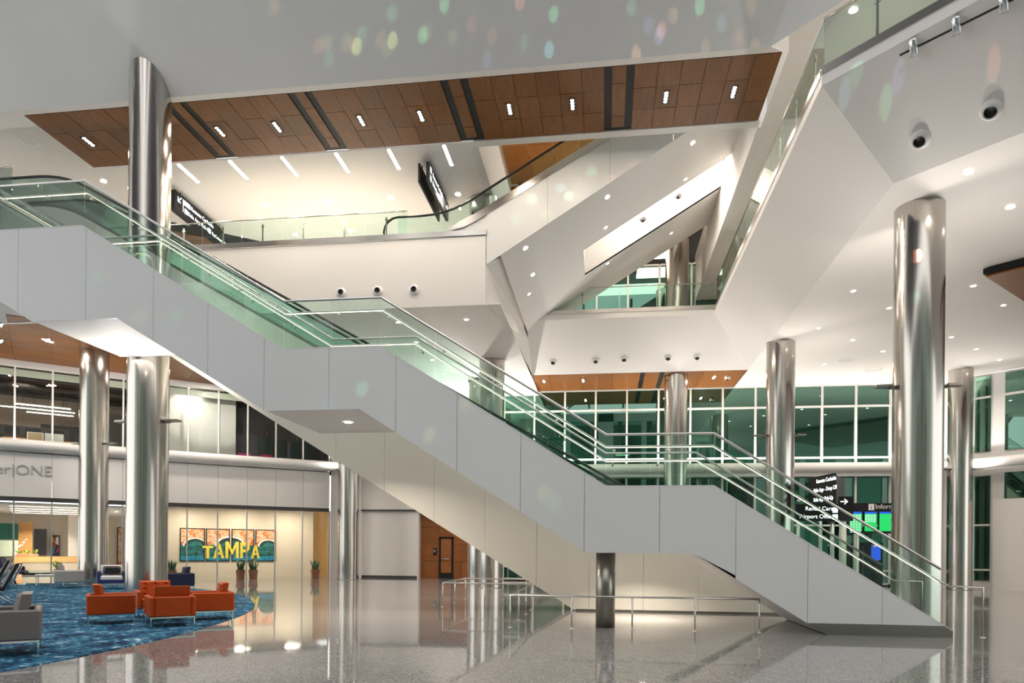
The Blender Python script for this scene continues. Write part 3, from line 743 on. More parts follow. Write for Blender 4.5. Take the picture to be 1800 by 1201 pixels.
def sq(x0, x1, ya, yb): sf.prism([(x0, ya, zsof(x0)), (x1, ya, zsof(x1)), (x1, yb, zsof(x1)), (x0, yb, zsof(x0))], (0, 0, .06))
sq(-3.4, 4.45, 21.95, 25.4); sq(-3.4, -.88, 25.4, 27.7); sq(-3.4, 4.45, 27.7, 30.7)
sf.build('ceiling_7', 'white_paint', label='white sloped soffit under the upper escalators with a long bright slot', cat='ceiling', kind='structure')
# slot: upstand sides and lit white inner face
MB().prism([(-.88, 25.4, zsof(-.88)), (4.45, 25.4, zsof(4.45)), (4.45, 25.4, zsof(4.45) + 1.6), (-.88, 25.4, zsof(-.88) + 1.6)], (0, -.05, 0)).build('trim_9', 'white_paint', label='white upstand along the front of the bright slot', cat='upstand', kind='structure')
MB().prism([(-.88, 27.7, zsof(-.88)), (4.45, 27.7, zsof(4.45)), (4.45, 27.7, zsof(4.45) + 1.9), (-.88, 27.7, zsof(-.88) + 1.9)], (0, .05, 0)).build('trim_10', 'white_paint', label='brightly lit white face inside the sloped slot', cat='upstand', kind='structure')
MB().add([(-3.4, 30.7, zsof(-3.4)), (4.45, 30.7, zsof(4.45)), (4.45, 30.7, zsof(4.45) + 1.2), (-3.4, 30.7, zsof(-3.4) + 1.2)], [(0, 1, 2, 3)]).build('trim_11', 'white_paint', label='white far side of the sloped soffit over the walkway windows', cat='upstand', kind='structure')
MB().add([(-.88, 25.36, zsof(-.88) + .005), (-.88, 27.74, zsof(-.88) + .005), (-.88, 27.74, zsof(-.88) + 1.6), (-.88, 25.36, zsof(-.88) + 1.6)], [(0, 1, 2, 3)]).build('trim_18', 'white_paint', label='white end face of the bright slot', cat='upstand', kind='structure')
nsf = Vector((K, 0, -1)).normalized()
for (u, v) in ((923, 435), (936, 482), (930, 517), (1067, 345), (1065, 400), (1217, 250), (1205, 315), (1180, 410), (1068, 463)):
    p = Np(u, v, nsf, (-3.8, 22, 10.8))
    downlight(p + nsf*.003, 'round downlight in the white sloped soffit', 'downlights in the sloped soffit', .075, nsf, 12)

# ------------------------------------------------------------------ level-three nosings and guards
def edge_guard(label, a, b, zt, nos_h, cap_z, n_posts, inward, cat='guard rail', gaps=None, clip=True, group=None, ext=0):
    a = Vector((*a, 0)); b = Vector((*b, 0)); t = thing('glass_guard', label, cat, (a.x, a.y, zt), group)
    d = (b - a).normalized(); w = Vector((*inward, 0)).normalized(); L = (b - a).length
    Z = Vector((0, 0, 1))
    MB().prism([a + Z*(zt - nos_h) - w*.02, b + Z*(zt - nos_h) - w*.02, b + Z*zt - w*.02, a + Z*zt - w*.02], w*.05).build('nosing', 'steel', t)
    n = n_posts
    for i in range(n):
        p, q = a + d*(L*i/n + .01), a + d*(L*(i+1)/n - .01)
        MB().prism([p + Z*(zt + .0) + w*.06, q + Z*(zt + .0) + w*.06, q + Z*(cap_z - .01) + w*.06, p + Z*(cap_z - .01) + w*.06], w*.016).build('glass_pane', 'guard_glass', t)
    for i in range(n):
        p = a + d*(L*(i + .5)/n) + w*.11
        MB().bar(p + Z*zt, p + Z*(zt + (cap_z - zt)*.82), .022, .05, d).build('post', 'steel', t)
        MB().bar(p + Z*(zt + (cap_z - zt)*.70) - d*.06, p + Z*(zt + (cap_z - zt)*.70) + d*.06, .03, .03).build('clamp', 'steel', p and t)
    MB().tube([a + Z*cap_z + w*.068, b + Z*cap_z + w*.068], .024, 8).build('cap_rail', 'steel', t)
    return t
slab('floor_4', [(-34, 14.0), (-19.1, 14.0), (-19.1, 18.2), (-18.25, 18.2), (-18.25, 21.9), (-34, 21.9)], Z3 - .6, Z3 - .01, 'white_paint', 'level-three floor at the head of the staircase', 'floor')
edge_guard('short glass guard between staircase head and escalator head', (-19.4, 18.05), (-17.3, 18.05), 11.6, .12, 12.7, 2, (0, 1))
edge_guard('glass guard along the white walkway fascia with steel nosing', (-18.0, 21.88), (-6.5, 21.88), 11.88, .17, 12.65, 8, (0, 1))
MB().box((-6.5, 21.86, 11.71), (-3.86, 21.91, 11.88)).build('trim_12', 'steel', label='steel nosing below the foot of the upper escalator', cat='nosing', kind='structure')
edge_guard('glass guard on the far edge of the level-three opening before the windows', (-3.35, 29.2), (4.38, 29.2), 11.72, .16, 12.65, 5, (0, 1))
edge_guard('glass guard on the long side of the level-three opening', (4.4, 29.2), (4.4, 15.2), 11.72, .16, 12.75, 9, (1, 0))
edge_guard('glass guard on the slanted edge over the two round nozzles', (4.4, 15.13), (12.0, 7.59), 11.72, .16, 12.75, 5, (1, 1))

# ------------------------------------------------------------------ nozzles and spot heads
def nozzle(p, n, label, group, r=.17):
    n = Vector(n).normalized(); t = thing('air_nozzle', label, 'nozzle', p, group)
    MB().lathe([(r*1.35, 0), (r*1.3, .02), (r*.95, .12*r/.17), (r*.82, .12*r/.17)], (0, 0, 0), 28, n).build('rim', 'beam_white', t, world=False)
    ax = (n + Vector((0, -.2, -.35))).normalized()
    MB().lathe([(r*.90, .02), (r*.84, .13*r/.17), (r*.72, .11*r/.17)], (0, 0, 0), 24, n).build('collar', 'mullion_grey', t, world=False)
    MB().lathe([(0, .06), (r*.70, .06), (r*.74, .10*r/.17)], (0, 0, 0), 24, n).build('throat', 'black', t, world=False)
    return t
for (u, v), w_ in zip(((600, 515), (664, 512), (728, 510)), ('farthest from its free end', 'middle one of the three', 'closest to its free end')):
    nozzle(Yp(u, v, 21.895), (0, -1, 0), 'round air nozzle in the white walkway fascia, ' + w_, 'nozzles in the walkway fascia', .125)
a_, b_ = Vector((0, 29.2, 11.33)), Vector((0, 31.9, ZC)); nf = (b_ - a_).cross(Vector((1, 0, 0))).normalized()
if nf.z > 0: nf = -nf
for kk, (u, v) in enumerate(((922, 636), (972, 636), (1047, 634), (1097, 631), (1174, 629), (1225, 628))):
    nozzle(Np(u, v, nf, a_), nf, 'round air nozzle above the small wood soffit, %s from the walkway end' % ORD[kk], 'nozzles in the far sloped face', .125)
A, B, C_ = Vector((4.4, 15.13, 11.33)), Vector((5.96, 13.59, 11.33)), Vector((6.2, 16.12, ZC)); nn_ = (B - A).cross(C_ - A).normalized()
if nn_.z > 0: nn_ = -nn_
nozzle(Np(1618, 245, nn_, A), nn_, 'round air nozzle on the slanted grey face, the one toward the long glass guard', None, .15)
nozzle(Np(1743, 193, nn_, A), nn_, 'round air nozzle on the slanted grey face, the one away from the long glass guard', None, .15)
trk = thing('track_light', 'track with silver spot heads along the slanted slab edge', 'track light', Np(1585, 92, nn_, A))
p0 = Np(1585, 92, nn_, A) + nn_*.12; p1 = Np(1770, 0, nn_, A) + nn_*.12; p2 = p0 + (p1 - p0)*1.6
MB().bar(p0, p2, .03, .03).build('track', 'black', trk)
for (u, v) in ((1610, 78), (1685, 40), (1768, 0)):
    q = Np(u, v, nn_, A) + nn_*.14; ax = Vector((.25, .35, -.9)).normalized()
    hd = MB().lathe([(0, -.14), (.075, -.14), (.08, -.12), (.08, .13), (.07, .14), (0, .12)], q, 20, ax).build('spot_head', 'chrome', trk)

# ------------------------------------------------------------------ lamps in the ceilings
for (u, v) in ((1703, 300), (1776, 362), (1500, 512), (1563, 542), (1439, 577), (1499, 598), (1552, 618), (1449, 641), (1497, 657), (1711, 503), (1764, 537), (1672, 593), (1716, 614), (1757, 633)):
    downlight(Zp(u, v, ZC - .004), 'round downlight in the white hall ceiling by the tall windows', 'downlights in the hall ceiling', .085, power=45)
downlight(Zp(820, 562, 9.496), 'round downlight under the walkway slab by the twin columns', None, .09, power=70)
for kk, (u, v) in enumerate(((700, 567), (732, 602), (760, 633), (782, 658), (803, 680))):
    downlight(Zp(u, v, 9.496), 'round downlight under the walkway slab seen through the stair glass, %s from the fascia' % ORD[kk], 'downlights under the walkway', .085, power=75)
for (u, v) in ((468, 360), (576, 353), (687, 346), (519, 411), (617, 405), (805, 340), (182, 317)):
    downlight(Zp(u, v, Z4 - .004), 'round downlight in the white level-three ceiling', 'downlights in the level-three ceiling', .085, power=45)
for i, x in enumerate((-13.9, -12.12, -10.34, -8.54, -6.81, -5.04)):
    t = thing('light_strip', 'linear light strip in the level-three ceiling, %s from the tall column' % ORD[i], 'light strip', (x, 21.45, Z4), 'light strips in the level-three ceiling')
    MB().box((x - .045, 20.9, Z4 - .006), (x + .045, 22.05, Z4 + .002)).build('diffuser', 'lamp_strip', t)
    MB().box((x - .055, 20.88, Z4 - .004), (x - .045, 22.07, Z4 + .002)).build('frame', 'beam_white', t); MB().box((x + .045, 20.88, Z4 - .004), (x + .055, 22.07, Z4 + .002)).build('frame', 'beam_white', t)
    area('strip_light', (x, 21.45, Z4 - .03), .1, 45, (1, .88, .74), size_y=1.1)
def disc(p, label, r, group=None):
    t = thing('ceiling_speaker', label, 'speaker', p, group)
    MB().lathe([(r*.7, -.012), (r*.72, -.016), (r*.95, -.014), (r, 0)], (0, 0, 0), 28).build('rim', 'beam_white', t, world=False)
    MB().lathe([(0, -.008), (r*.7, -.008)], (0, 0, 0), 28).build('grille', 'paper_white', t, world=False)
disc(Zp(52, 248, Z4), 'round white speaker in the ceiling beside the brown soffit', .3)
disc(Zp(308, 375, Z4), 'round white speaker in the ceiling behind the tall column', .3)
for (u, v) in ((1488, 633), (1535, 650), (1683, 646)):
    disc(Zp(u, v, ZC - .002), 'flat round speaker in the white hall ceiling', .35, 'speakers in the hall ceiling')
area('slot_light', (1.9, 26.5, zsof(1.9) + 1.5), 4.5, 130, (1, .90, .76), size_y=1.2, rot=(0, -math.atan(K), 0))
area('upper_light', (3, 28.0, 18.7), 2.4, 350, (1, .85, .66), size_y=3)
area('bank_light', (1.0, 33.0, 15.6), 4, 90, (1, .86, .68), size_y=1.5)

# ------------------------------------------------------------------ low steel rails on the hall floor
def floor_rail(label, pts, posts, h=.66):
    t = thing('floor_rail', label, 'railing', (pts[0][0], pts[0][1], 0))
    MB().tube([(x, y, h) for x, y in pts], .021, 8).build('top_rail', 'steel', t)
    for x, y in posts:
        MB().tube([(x, y, 0), (x, y, h)], .017, 8).build('post', 'steel', t)
        MB().lathe([(.05, 0), (.05, .01), (0, .011)], (x, y, 0), 12).build('foot_plate', 'steel', t)
floor_rail('low steel rail on the floor under the staircase, around its support post', [(3.05, 14.25), (-1.92, 14.1), (-1.92, 18.25)],
           [(3.05, 14.25), (1.8, 14.21), (.56, 14.18), (-.66, 14.14), (-1.92, 14.1), (-1.92, 15.6), (-1.92, 17.0), (-1.92, 18.25)])
floor_rail('low steel rail on the floor before the columns behind the escalator', [(-1.95, 18.15), (-1.98, 18.65), (-4.44, 18.75), (-4.44, 21.9), (-2.45, 21.7)],
           [(-3.26, 18.7), (-4.44, 18.75), (-4.44, 20.3), (-4.44, 21.9), (-3.2, 21.78), (-2.45, 21.7)])

# ------------------------------------------------------------------ carpet
cp = [(-7.53, 7.77), (-7.48, 8.7), (-7.48, 9.73), (-7.6, 11.33), (-7.95, 13.34), (-8.52, 15.52), (-9.41, 17.68), (-10.66, 19.75), (-12.4, 22.02), (-15.0, 24.2), (-18.0, 25.5), (-20.6, 26.1),
      (-23.2, 26.5), (-26, 24), (-27.5, 18), (-25, 10), (-20, 5.5), (-13, 4), (-9.2, 4.9), (-7.9, 6.4)]
sm = []
for i in range(len(cp)):
    p0, p1, p2, p3 = (Vector(cp[(i + k - 1) % len(cp)]) for k in range(4))
    for s in (0, .25, .5, .75):
        sm.append(.5*((2*p1) + (p2 - p0)*s + (2*p0 - 5*p1 + 4*p2 - p3)*s*s + (3*p1 - p0 - 3*p2 + p3)*s**3))
MB().prism([(p.x, p.y, 0) for p in sm], (0, 0, .012)).build('carpet', 'carpet_blue', label='mottled blue carpet with a curved edge under the armchairs', cat='carpet')

# ------------------------------------------------------------------ curved storefront with offices above
P0, P1, P2 = Vector((-24.56, 26.91)), Vector((-19.77, 30.86)), Vector((-14.42, 34.79))
def curve_y(x):
    return (P0.y*(x-P1.x)*(x-P2.x)/((P0.x-P1.x)*(P0.x-P2.x)) + P1.y*(x-P0.x)*(x-P2.x)/((P1.x-P0.x)*(P1.x-P2.x)) + P2.y*(x-P0.x)*(x-P1.x)/((P2.x-P0.x)*(P2.x-P1.x)))
mp = [Vector((P2.x, P2.y))]
while mp[-1].x > -31:
    x = mp[-1].x
    while (Vector((x, curve_y(x))) - mp[-1]).length < 1.345: x -= .01
    mp.append(Vector((x, curve_y(x))))
mp = mp[::-1]
def nin(i):
    a = mp[max(0, i-1)]; b = mp[min(len(mp)-1, i+1)]; d = (b - a).normalized(); return Vector((-d.y, d.x))
def off(i, o): return mp[i] + nin(i)*o
HD, TB, TP = 3.62, 5.57, 9.45
def strip(name, o0, o1, z0, z1, mat, label, cat, i0=0, i1=None):
    i1 = len(mp) - 1 if i1 is None else i1; m = MB()
    for i in range(i0, i1):
        m.prism([(*off(i, o0), z0), (*off(i+1, o0), z0), (*off(i+1, o1), z0), (*off(i, o1), z0)], (0, 0, z1 - z0))
    return m.build(name, mat, label=label, cat=cat, kind='structure')
fas = thing('wall_11', 'curved white panelled fascia over the storefront glass', 'fascia', (*mp[len(mp)//2], HD), kind='structure')
for i in range(len(mp)-1):
    a, b = off(i, -.12), off(i+1, -.12); d = (b - a).normalized()*.006; w = nin(i)*.4
    MB().prism([(*(a+d), HD + .06), (*(b-d), HD + .06), (*(b-d), TB), (*(a+d), TB)], (w.x, w.y, 0)).build('fascia_panel', 'white_paint', fas)
strip('trim_13', -.10, .1, HD - .12, HD + .06, 'dark_grey', 'dark track along the top of the storefront glass', 'track')
MB().tube([(*off(i, -.30), 5.9) for i in range(len(mp))] + [(-13.2, 35.6, 5.9), (-9, 36.0, 5.9)], .23, 16).build('trim_14', 'beam_white', label='round white beam curving above the storefront', cat='beam', kind='structure')
for i in range(2, len(mp) - 1, 2):
    if ProjU(mp[i]) > 270: continue
    q = off(i, -.36); dq = mp[i+1] - mp[i]; area('beam_fill', (q.x, q.y, 6.16), 2.2, 40, (1, .93, .85), rot=(PI, 0, -math.atan2(dq.y, dq.x)), size_y=.1)  # upward fill added above the storefront beam
strip('trim_15', -.2, .3, 5.62, 5.72, 'beam_white', 'white ledge under the round beam of the storefront', 'ledge')
def glazing(name, z0, z1, label, cat, mw, i0, i1, gm='storefront_glass', mm='mullion_grey', ztr=()):
    t = thing(name, label, cat, (*mp[(i0+i1)//2], z0), kind='structure')
    for i in range(i0, i1 + 1):
        c = mp[i]; w = nin(i); d = Vector((w.y, -w.x))
        q = [c - d*mw/2 - w*.06, c + d*mw/2 - w*.06, c + d*mw/2 + w*.06, c - d*mw/2 + w*.06]
        MB().prism([(*p, z0) for p in q], (0, 0, z1 - z0)).build('mullion', mm, t)
    for i in range(i0, i1):
        a, b = mp[i], mp[i+1]; d = (b - a).normalized()*(mw/2); w = nin(i)*.012
        MB().prism([(*(a+d), z0 + .01), (*(b-d), z0 + .01), (*(b-d), z1 - .01), (*(a+d), z1 - .01)], (w.x, w.y, 0)).build('pane', gm, t)
        if ztr:
            for z in ztr:
                MB().prism([(*(a+d), z), (*(b-d), z), (*(b-d), z + .3), (*(a+d), z + .3)], (w.x*2, w.y*2, 0)).build('spandrel', 'frosted', t)
    return t
N = len(mp) - 1
glazing('window_6', 0, HD - .1, 'curved storefront glass wall at floor level', 'window', .055, 0, N)
glazing('window_7', 5.72, 9.3, 'curved office glass wall above the round white beam', 'window', .07, 0, N, ztr=(8.85,), mm='mullion_white')
strip('trim_16', -.15, .12, 9.25, 9.5, 'beam_white', 'white head trim along the top of the office glass', 'trim')
# pier at the end of the storefront
MB().prism([(-14.35, 34.85, 0), (-13.6, 35.4, 0), (-13.2, 36.5, 0), (-14.6, 36.2, 0)], (0, 0, 9.5)).build('wall_12', 'white_paint', label='white pier between the storefront and the steel column', cat='wall', kind='structure')
# wood soffit over the offices: one panel row per bay
w5s = thing('wood_soffit', 'brown wood soffit curving over the upper office windows', 'ceiling', (*mp[2], 9.5), kind='structure')
for i in range(N):
    for k in range(6):
        a, b, c, d = off(i, -.15 - k*1.15), off(i+1, -.15 - k*1.15), off(i+1, -1.29 - k*1.15), off(i, -1.29 - k*1.15)
        if min(a.y, c.y) < 21.95 or max(b.x, c.x) > -13.2: continue
        g = .006
        MB().prism([(a.x + g, a.y, 9.5), (b.x - g, b.y, 9.5), (c.x - g, c.y, 9.5), (d.x + g, d.y, 9.5)], (0, 0, .03)).build('wood_panel', 'wood_soffit', w5s)
slab('ceiling_8', [(-34, 22.0), (-13.2, 22.0), (-13.2, 36.9), (-34, 36.9)], 9.54, 9.58, 'black', 'dark backing above the brown office soffit')
for kk, (u, v) in enumerate(((2, 571), (2, 600), (84, 598), (260, 610), (380, 660), (470, 690))):  # the hidden ones behind the stair are added to brighten the fascia
    p = Zp(u, v, 9.49)
    multi_lamp(p.x, p.y, 9.495, .9, 'four-lamp downlight in the brown soffit over the offices, ' + ('outer one at the reception end', 'inner one at the reception end', 'beside the steel column at the carpet', 'added out of sight behind the upper stair landing', 'added out of sight behind the upper stair flight', 'added out of sight behind the middle stair landing')[kk], 'downlights in the office soffit', 40)
    if kk > 1: area('soffit_fill', (p.x, p.y, 9.46), .12, 110, (1, .92, .84), size_y=.45)  # extra light added to lift the storefront fascia

# lobby behind the glass, beside the tall column
slab('floor_3', [tuple(off(i, .35)) for i in range(N+1)] + [tuple(off(i, 12)) for i in range(N, -1, -1)], 5.35, 5.6, 'office_wall', 'office floor above the lobby', 'floor')
def i_at(u, z=0, v=1018):
    best = min(range(len(mp)), key=lambda i: abs(ProjU(mp[i]) - u)); return best
iA = i_at(275)
strip('ceiling_9', .12, 12, HD + .1, HD + .14, 'ceiling_white', 'cream lobby ceiling behind the storefront glass', 'ceiling', iA)
strip('ceiling_11', .12, 14, 3.40, 3.44, 'ceiling_white', 'cream reception ceiling with long light lines', 'ceiling', 0, iA)
#                                   # bay where the lobby wall begins
wt = (mp[N] - mp[iA]).normalized(); wn = Vector((-wt.y, wt.x))
LA = mp[iA] + wn*2.4; LB = mp[N] + wn*2.4
def lob(s, o, z): p = LA + wt*s - wn*o; return Vector((p.x, p.y, z))
LN = Vector((-wn.x, -wn.y, 0))
LL = (LB - LA).length
MB().prism([lob(-.2, 0, 0), lob(LL - .25, 0, 0), lob(LL - .25, 0, HD + .1), lob(-.2, 0, HD + .1)], (wn.x*.1, wn.y*.1, 0)).build('wall_13', 'cream_wall', label='cream lobby wall with the painted panels', cat='wall', kind='structure')
MB().prism([lob(LL - .3, -.8, 0), lob(LL + .9, -.8, 0), lob(LL + .9, -.8, HD + .1), lob(LL - .3, -.8, HD + .1)], (wn.x*.1, wn.y*.1, 0)).build('wall_14', 'tan_wall', label='tan recess at the end of the lobby wall', cat='wall', kind='structure')
def onlob(u, v, o=.03):
    return Np(u, v, LN, lob(0, o, 0))
def lobs(u, v):
    p = onlob(u, v); return (Vector((p.x, p.y)) - LA).dot(wt), p.z
# four painted panels
us = [(316, 360), (362, 404), (407, 447), (449, 485)]
z1p = lobs(400, 930)[1]; z0p = lobs(400, 987)[1]
s_l = lobs(316, 955)[0]; s_r = lobs(485, 955)[0]; PW = s_r - s_l
for k, (u0, u1) in enumerate(us):
    a = lobs(u0, 955)[0]; b = lobs(u1, 955)[0]
    lb = ('first painted panel of the arch mural, beside the tall column', 'second painted panel of the arch mural with a yellow T and A', 'third painted panel of the arch mural with a yellow M and P', 'last painted panel of the arch mural, beside the tan recess')[k]
    t = thing('painting', lb, 'painting', lob((a+b)/2, 0, z0p), 'painted panels on the lobby wall')
    MB().prism([lob(a, .0, z0p), lob(b, .0, z0p), lob(b, .0, z1p), lob(a, .0, z1p)], LN*.04).build('frame', 'black', t)
    MB().prism([lob(a + .05, .04, z0p + .05), lob(b - .05, .04, z0p + .05), lob(b - .05, .04, z1p - .05), lob(a + .05, .04, z1p - .05)], LN*.004).build('canvas', 'paint_orange', t)
    hgt = z1p - z0p
    m = MB(); m.prism([lob(a + .05, .046, z0p + .05), lob(b - .05, .046, z0p + .05), lob(b - .05, .046, z0p + hgt*.5), lob(a + .05, .046, z0p + hgt*.5)], LN*.002); m.build('painted_ground', 'paint_teal', t)
    m = MB(); m.prism([lob(a + .05, .049, z0p + .05), lob(b - .05, .049, z0p + .05), lob(b - .05, .049, z0p + hgt*.16), lob(a + .05, .049, z0p + hgt*.16)], LN*.002); m.build('painted_water', 'paint_blue', t)
    # arch shapes
    cx = {0: .62, 1: 1.0, 2: 0.0, 3: .62}[k]; rr = {0: .42, 1: .52, 2: .52, 3: .42}[k]*(b - a)*1.02
    def arch(r, o, mat, nm, zc=.5):
        pts = []
        for j in range(25):
            th = PI*j/24; s = a + cx*(b-a) + r*math.cos(th); z = z0p + hgt*zc + r*.75*math.sin(th)
            pts.append((min(max(s, a + .05), b - .05), z))
        MB().prism([lob(s, o, z) for s, z in pts], LN*.002).build(nm, mat, t)
    arch(rr*1.18, .052, 'petal_white', 'painted_arch', .46); arch(rr, .055, 'paint_dark', 'painted_arch', .46); arch(rr*.72, .058, 'paint_teal', 'painted_arch', .44)
    # letters of the mural word, brushed as block strokes
    GL = {'T': [((0, .82), (1, .82), (1, 1), (0, 1)), ((.36, 0), (.64, 0), (.64, .82), (.36, .82))],
          'A': [((0, 0), (.26, 0), (.62, 1), (.38, 1)), ((.74, 0), (1, 0), (.62, 1), (.40, 1)), ((.25, .24), (.75, .24), (.70, .40), (.30, .40))],
          'M': [((0, 0), (.22, 0), (.22, 1), (0, 1)), ((.78, 0), (1, 0), (1, 1), (.78, 1)), ((.22, 1), (.22, .66), (.5, .18), (.5, .52)), ((.78, 1), (.5, .52), (.5, .18), (.78, .66))],
          'P': [((0, 0), (.28, 0), (.28, 1), (0, 1)), ((.28, .82), (.78, .82), (.62, 1), (.28, 1)), ((.78, .82), (1, .72), (.85, .95), (.62, 1)), ((.72, .80), (.74, .54), (1, .56), (1, .74)), ((.28, .38), (.70, .38), (.98, .56), (.28, .56))]}
    for ch, f, wd, ht in (('T', .224, .110, .38), ('A', .333, .115, .46), ('M', .459, .140, .52), ('P', .614, .100, .50), ('A', .728, .096, .42)):
        sc0 = s_l + PW*f
        cen = sc0 + PW*wd*.5; own = min(range(4), key=lambda q: abs((lobs(us[q][0], 955)[0] + lobs(us[q][1], 955)[0])/2 - cen))
        if own == k:
            m = MB()
            for st_ in GL[ch]: m.prism([lob(sc0 + PW*wd*x, .068, z0p + hgt*(.09 + ht*y)) for x, y in st_], LN*.003)
            m.build('lettering', 'paint_yellow', t)
# area lights added to brighten the lobby
for s in (1.5, 4.0, 6.5): area('lobby_fill', lob(s, 1.5, HD), .8, 80, (1, .87, .70), size_y=.8)

# planters behind the glass
def blade_plant(root, n, h, rad, mat, w=.035, lean=.22, z0=.46):
    for k in range(n):
        a = random.uniform(0, 2*PI); r = rad*math.sqrt(random.random()); hh = h*random.uniform(.55, 1); l = random.uniform(.2, 1)*lean
        b = Vector((r*math.cos(a), r*math.sin(a), z0)); d = Vector((math.cos(a), math.sin(a), 0)); sd = Vector((-d.y, d.x, 0))
        vs = []; 
        for q, ww in ((0, .7), (.35, 1), (.75, .8), (1, .05)):
            c = b + d*(l*q*q) + Vector((0, 0, hh*q)); vs += [c - sd*w*ww, c + sd*w*ww]
        vs2 = [v + d*.006 for v in vs]
        fs = [(0,1,3,2), (2,3,5,4), (4,5,7,6)]; fb = [tuple(8 + i for i in f[::-1]) for f in fs]
        MB().add(vs + vs2, fs + fb + [(0, 2, 10, 8), (2, 4, 12, 10), (4, 6, 14, 12), (1, 9, 11, 3), (3, 11, 13, 5), (5, 13, 15, 7)]).build('leaf', mat, root, world=False)
def planter(p, label, s=1.0, group=None):
    t = thing('potted_snake_plant', label, 'potted plant', p, group)
    m = MB(); z = 0
    m.add([(-.17,-.17,0),(.17,-.17,0),(.17,.17,0),(-.17,.17,0),(-.21,-.21,.46),(.21,-.21,.46),(.21,.21,.46),(-.21,.21,.46),(-.18,-.18,.46),(.18,-.18,.46),(.18,.18,.46),(-.18,.18,.46),(-.18,-.18,.40),(.18,-.18,.40),(.18,.18,.40),(-.18,.18,.40)],
          [(0,3,2,1),(0,1,5,4),(1,2,6,5),(2,3,7,6),(3,0,4,7),(4,5,9,8),(5,6,10,9),(6,7,11,10),(7,4,8,11),(8,9,13,12),(9,10,14,13),(10,11,15,14),(11,8,12,15)])
    m.build('pot', 'terracotta', t, world=False)
    MB().box((-.18, -.18, .38), (.18, .18, .42)).build('soil', 'soil', t, world=False)
    blade_plant(t, 26, .62, .16, 'leaf', z0=.40)
    t.rotation_euler.z = .6; t.scale = (s, s, s)
    return t
def behind(u, o): i = min(range(N), key=lambda i: abs(ProjU(mp[i]) - u)); f = 0; 
def glass_at(u):
    for i in range(N):
        a, b = ProjU(mp[i]), ProjU(mp[i+1])
        if a <= u <= b: return mp[i] + (mp[i+1] - mp[i])*((u - a)/(b - a)), nin(i)
    return mp[N], nin(N)
for u, o, lb in ((304, .6, 'potted snake plant behind the storefront glass beside the tall column'), (425, .5, 'potted snake plant of the touching pair under the mural, the one nearer the tall column'), (448, .6, 'potted snake plant of the touching pair under the mural, the one nearer the tan recess'), (557, .5, 'potted snake plant in shade by the tan recess')):
    g, n_ = glass_at(u); p = g + n_*o
    planter((p.x, p.y, 0), lb, 1.0, 'potted snake plants')

# ------------------------------------------------------------------ reception room (behind the glass, beyond the carpet)
def rm(u, o, z=0):
    g, n_ = glass_at(u); p = g + n_*o; return Vector((p.x, p.y, z))
rb0, rb1 = rm(-20, 13), rm(262, 13)
rn = Vector((rb1.x - rb0.x, rb1.y - rb0.y, 0)).normalized(); rw = Vector((-rn.y, rn.x, 0))
def rc(s, o, z): return rb0 + rn*s - rw*o + Vector((0, 0, z))
RL = (rb1 - rb0).length
RNF = -rw
def rs_(u, v, o): p = Np(u, v, RNF, rc(0, o, 0)); return (p - rb0).dot(rn), p.z
MB().prism([rc(-4, 0, 0), rc(RL + 2, 0, 0), rc(RL + 2, 0, 3.5), rc(-4, 0, 3.5)], rw*.1).build('wall_15', 'cream_wall', label='cream back wall of the reception room', cat='wall', kind='structure')
def rpanel(name, u0, v0, u1, v1, o, mat, label, cat, th=.05):
    s0, z1 = rs_(u0, v0, o); s1, z0 = rs_(u1, v1, o); z0 = max(z0, 0)
    return MB().prism([rc(s0, o, z0), rc(s1, o, z0), rc(s1, o, z1), rc(s0, o, z1)], RNF*th).build(name, mat, label=label, cat=cat)
rpanel('orange_panel', 33, 918, 57, 990, 2.5, 'tan_wall', 'amber wall panel behind the reception counter', 'wall panel', .2)
rpanel('frosted_screen', 0, 950, 32, 978, 3.2, 'frosted', 'pale green frosted screen at the end of the reception counter', 'screen')
rpanel('dark_screen', 0, 920, 32, 949, 3.0, 'night_glass', 'dark reflective glazing above the frosted screen', 'glazing')
rpanel('doorway_panel', 60, 930, 82, 976, .3, 'dark_grey', 'dark doorway at the back of the reception room', 'doorway')
rpanel('white_pier', 120, 905, 138, 978, 2.6, 'paper_white', 'bright white pier beside the reception counter', 'pier', .3)
art = thing('abstract_painting', 'colourful abstract painting on the reception back wall', 'painting', rc(*[rs_(97, 960, .1)[0]], .1, 1))
s0, z1 = rs_(89, 941, .1); s1, z0 = rs_(105, 977, .1)
MB().prism([rc(s0, .1, z0), rc(s1, .1, z0), rc(s1, .1, z1), rc(s0, .1, z1)], RNF*.04).build('canvas', 'black', art)
ds, dz = (s1 - s0), (z1 - z0)
for k, (c, pts) in enumerate((('leather_orange', ((.1, .5), (.45, .2), (.7, .75), (.4, .95))), ('paint_blue', ((.15, .1), (.5, .05), (.45, .4), (.2, .5))), ('petal_white', ((.5, .6), (.9, .5), (.85, .95), (.6, .9))), ('pink', ((.55, .1), (.9, .2), (.8, .45))), ('paint_yellow', ((.05, .7), (.3, .65), (.25, .95))))):
    MB().prism([rc(s0 + ds*a, .145 + .002*k, z0 + dz*b) for a, b in pts], RNF*.002).build('brush_shape', c, art)
ap = thing('abstract_painting', 'tall narrow painting in a dark frame beside the tall column', 'painting', rc(*[rs_(210, 960, .1)[0]], .1, 1))
s0, z1 = rs_(206, 927, .1); s1, z0 = rs_(216, 995, .1)
MB().prism([rc(s0, .1, z0), rc(s1, .1, z0), rc(s1, .1, z1), rc(s0, .1, z1)], RNF*.05).build('frame', 'black', ap)
MB().prism([rc(s0 + .06, .15, z0 + .06), rc(s1 - .06, .15, z0 + .06), rc(s1 - .06, .15, z1 - .06), rc(s0 + .06, .15, z1 - .06)], RNF*.004).build('canvas', 'paint_orange', ap)
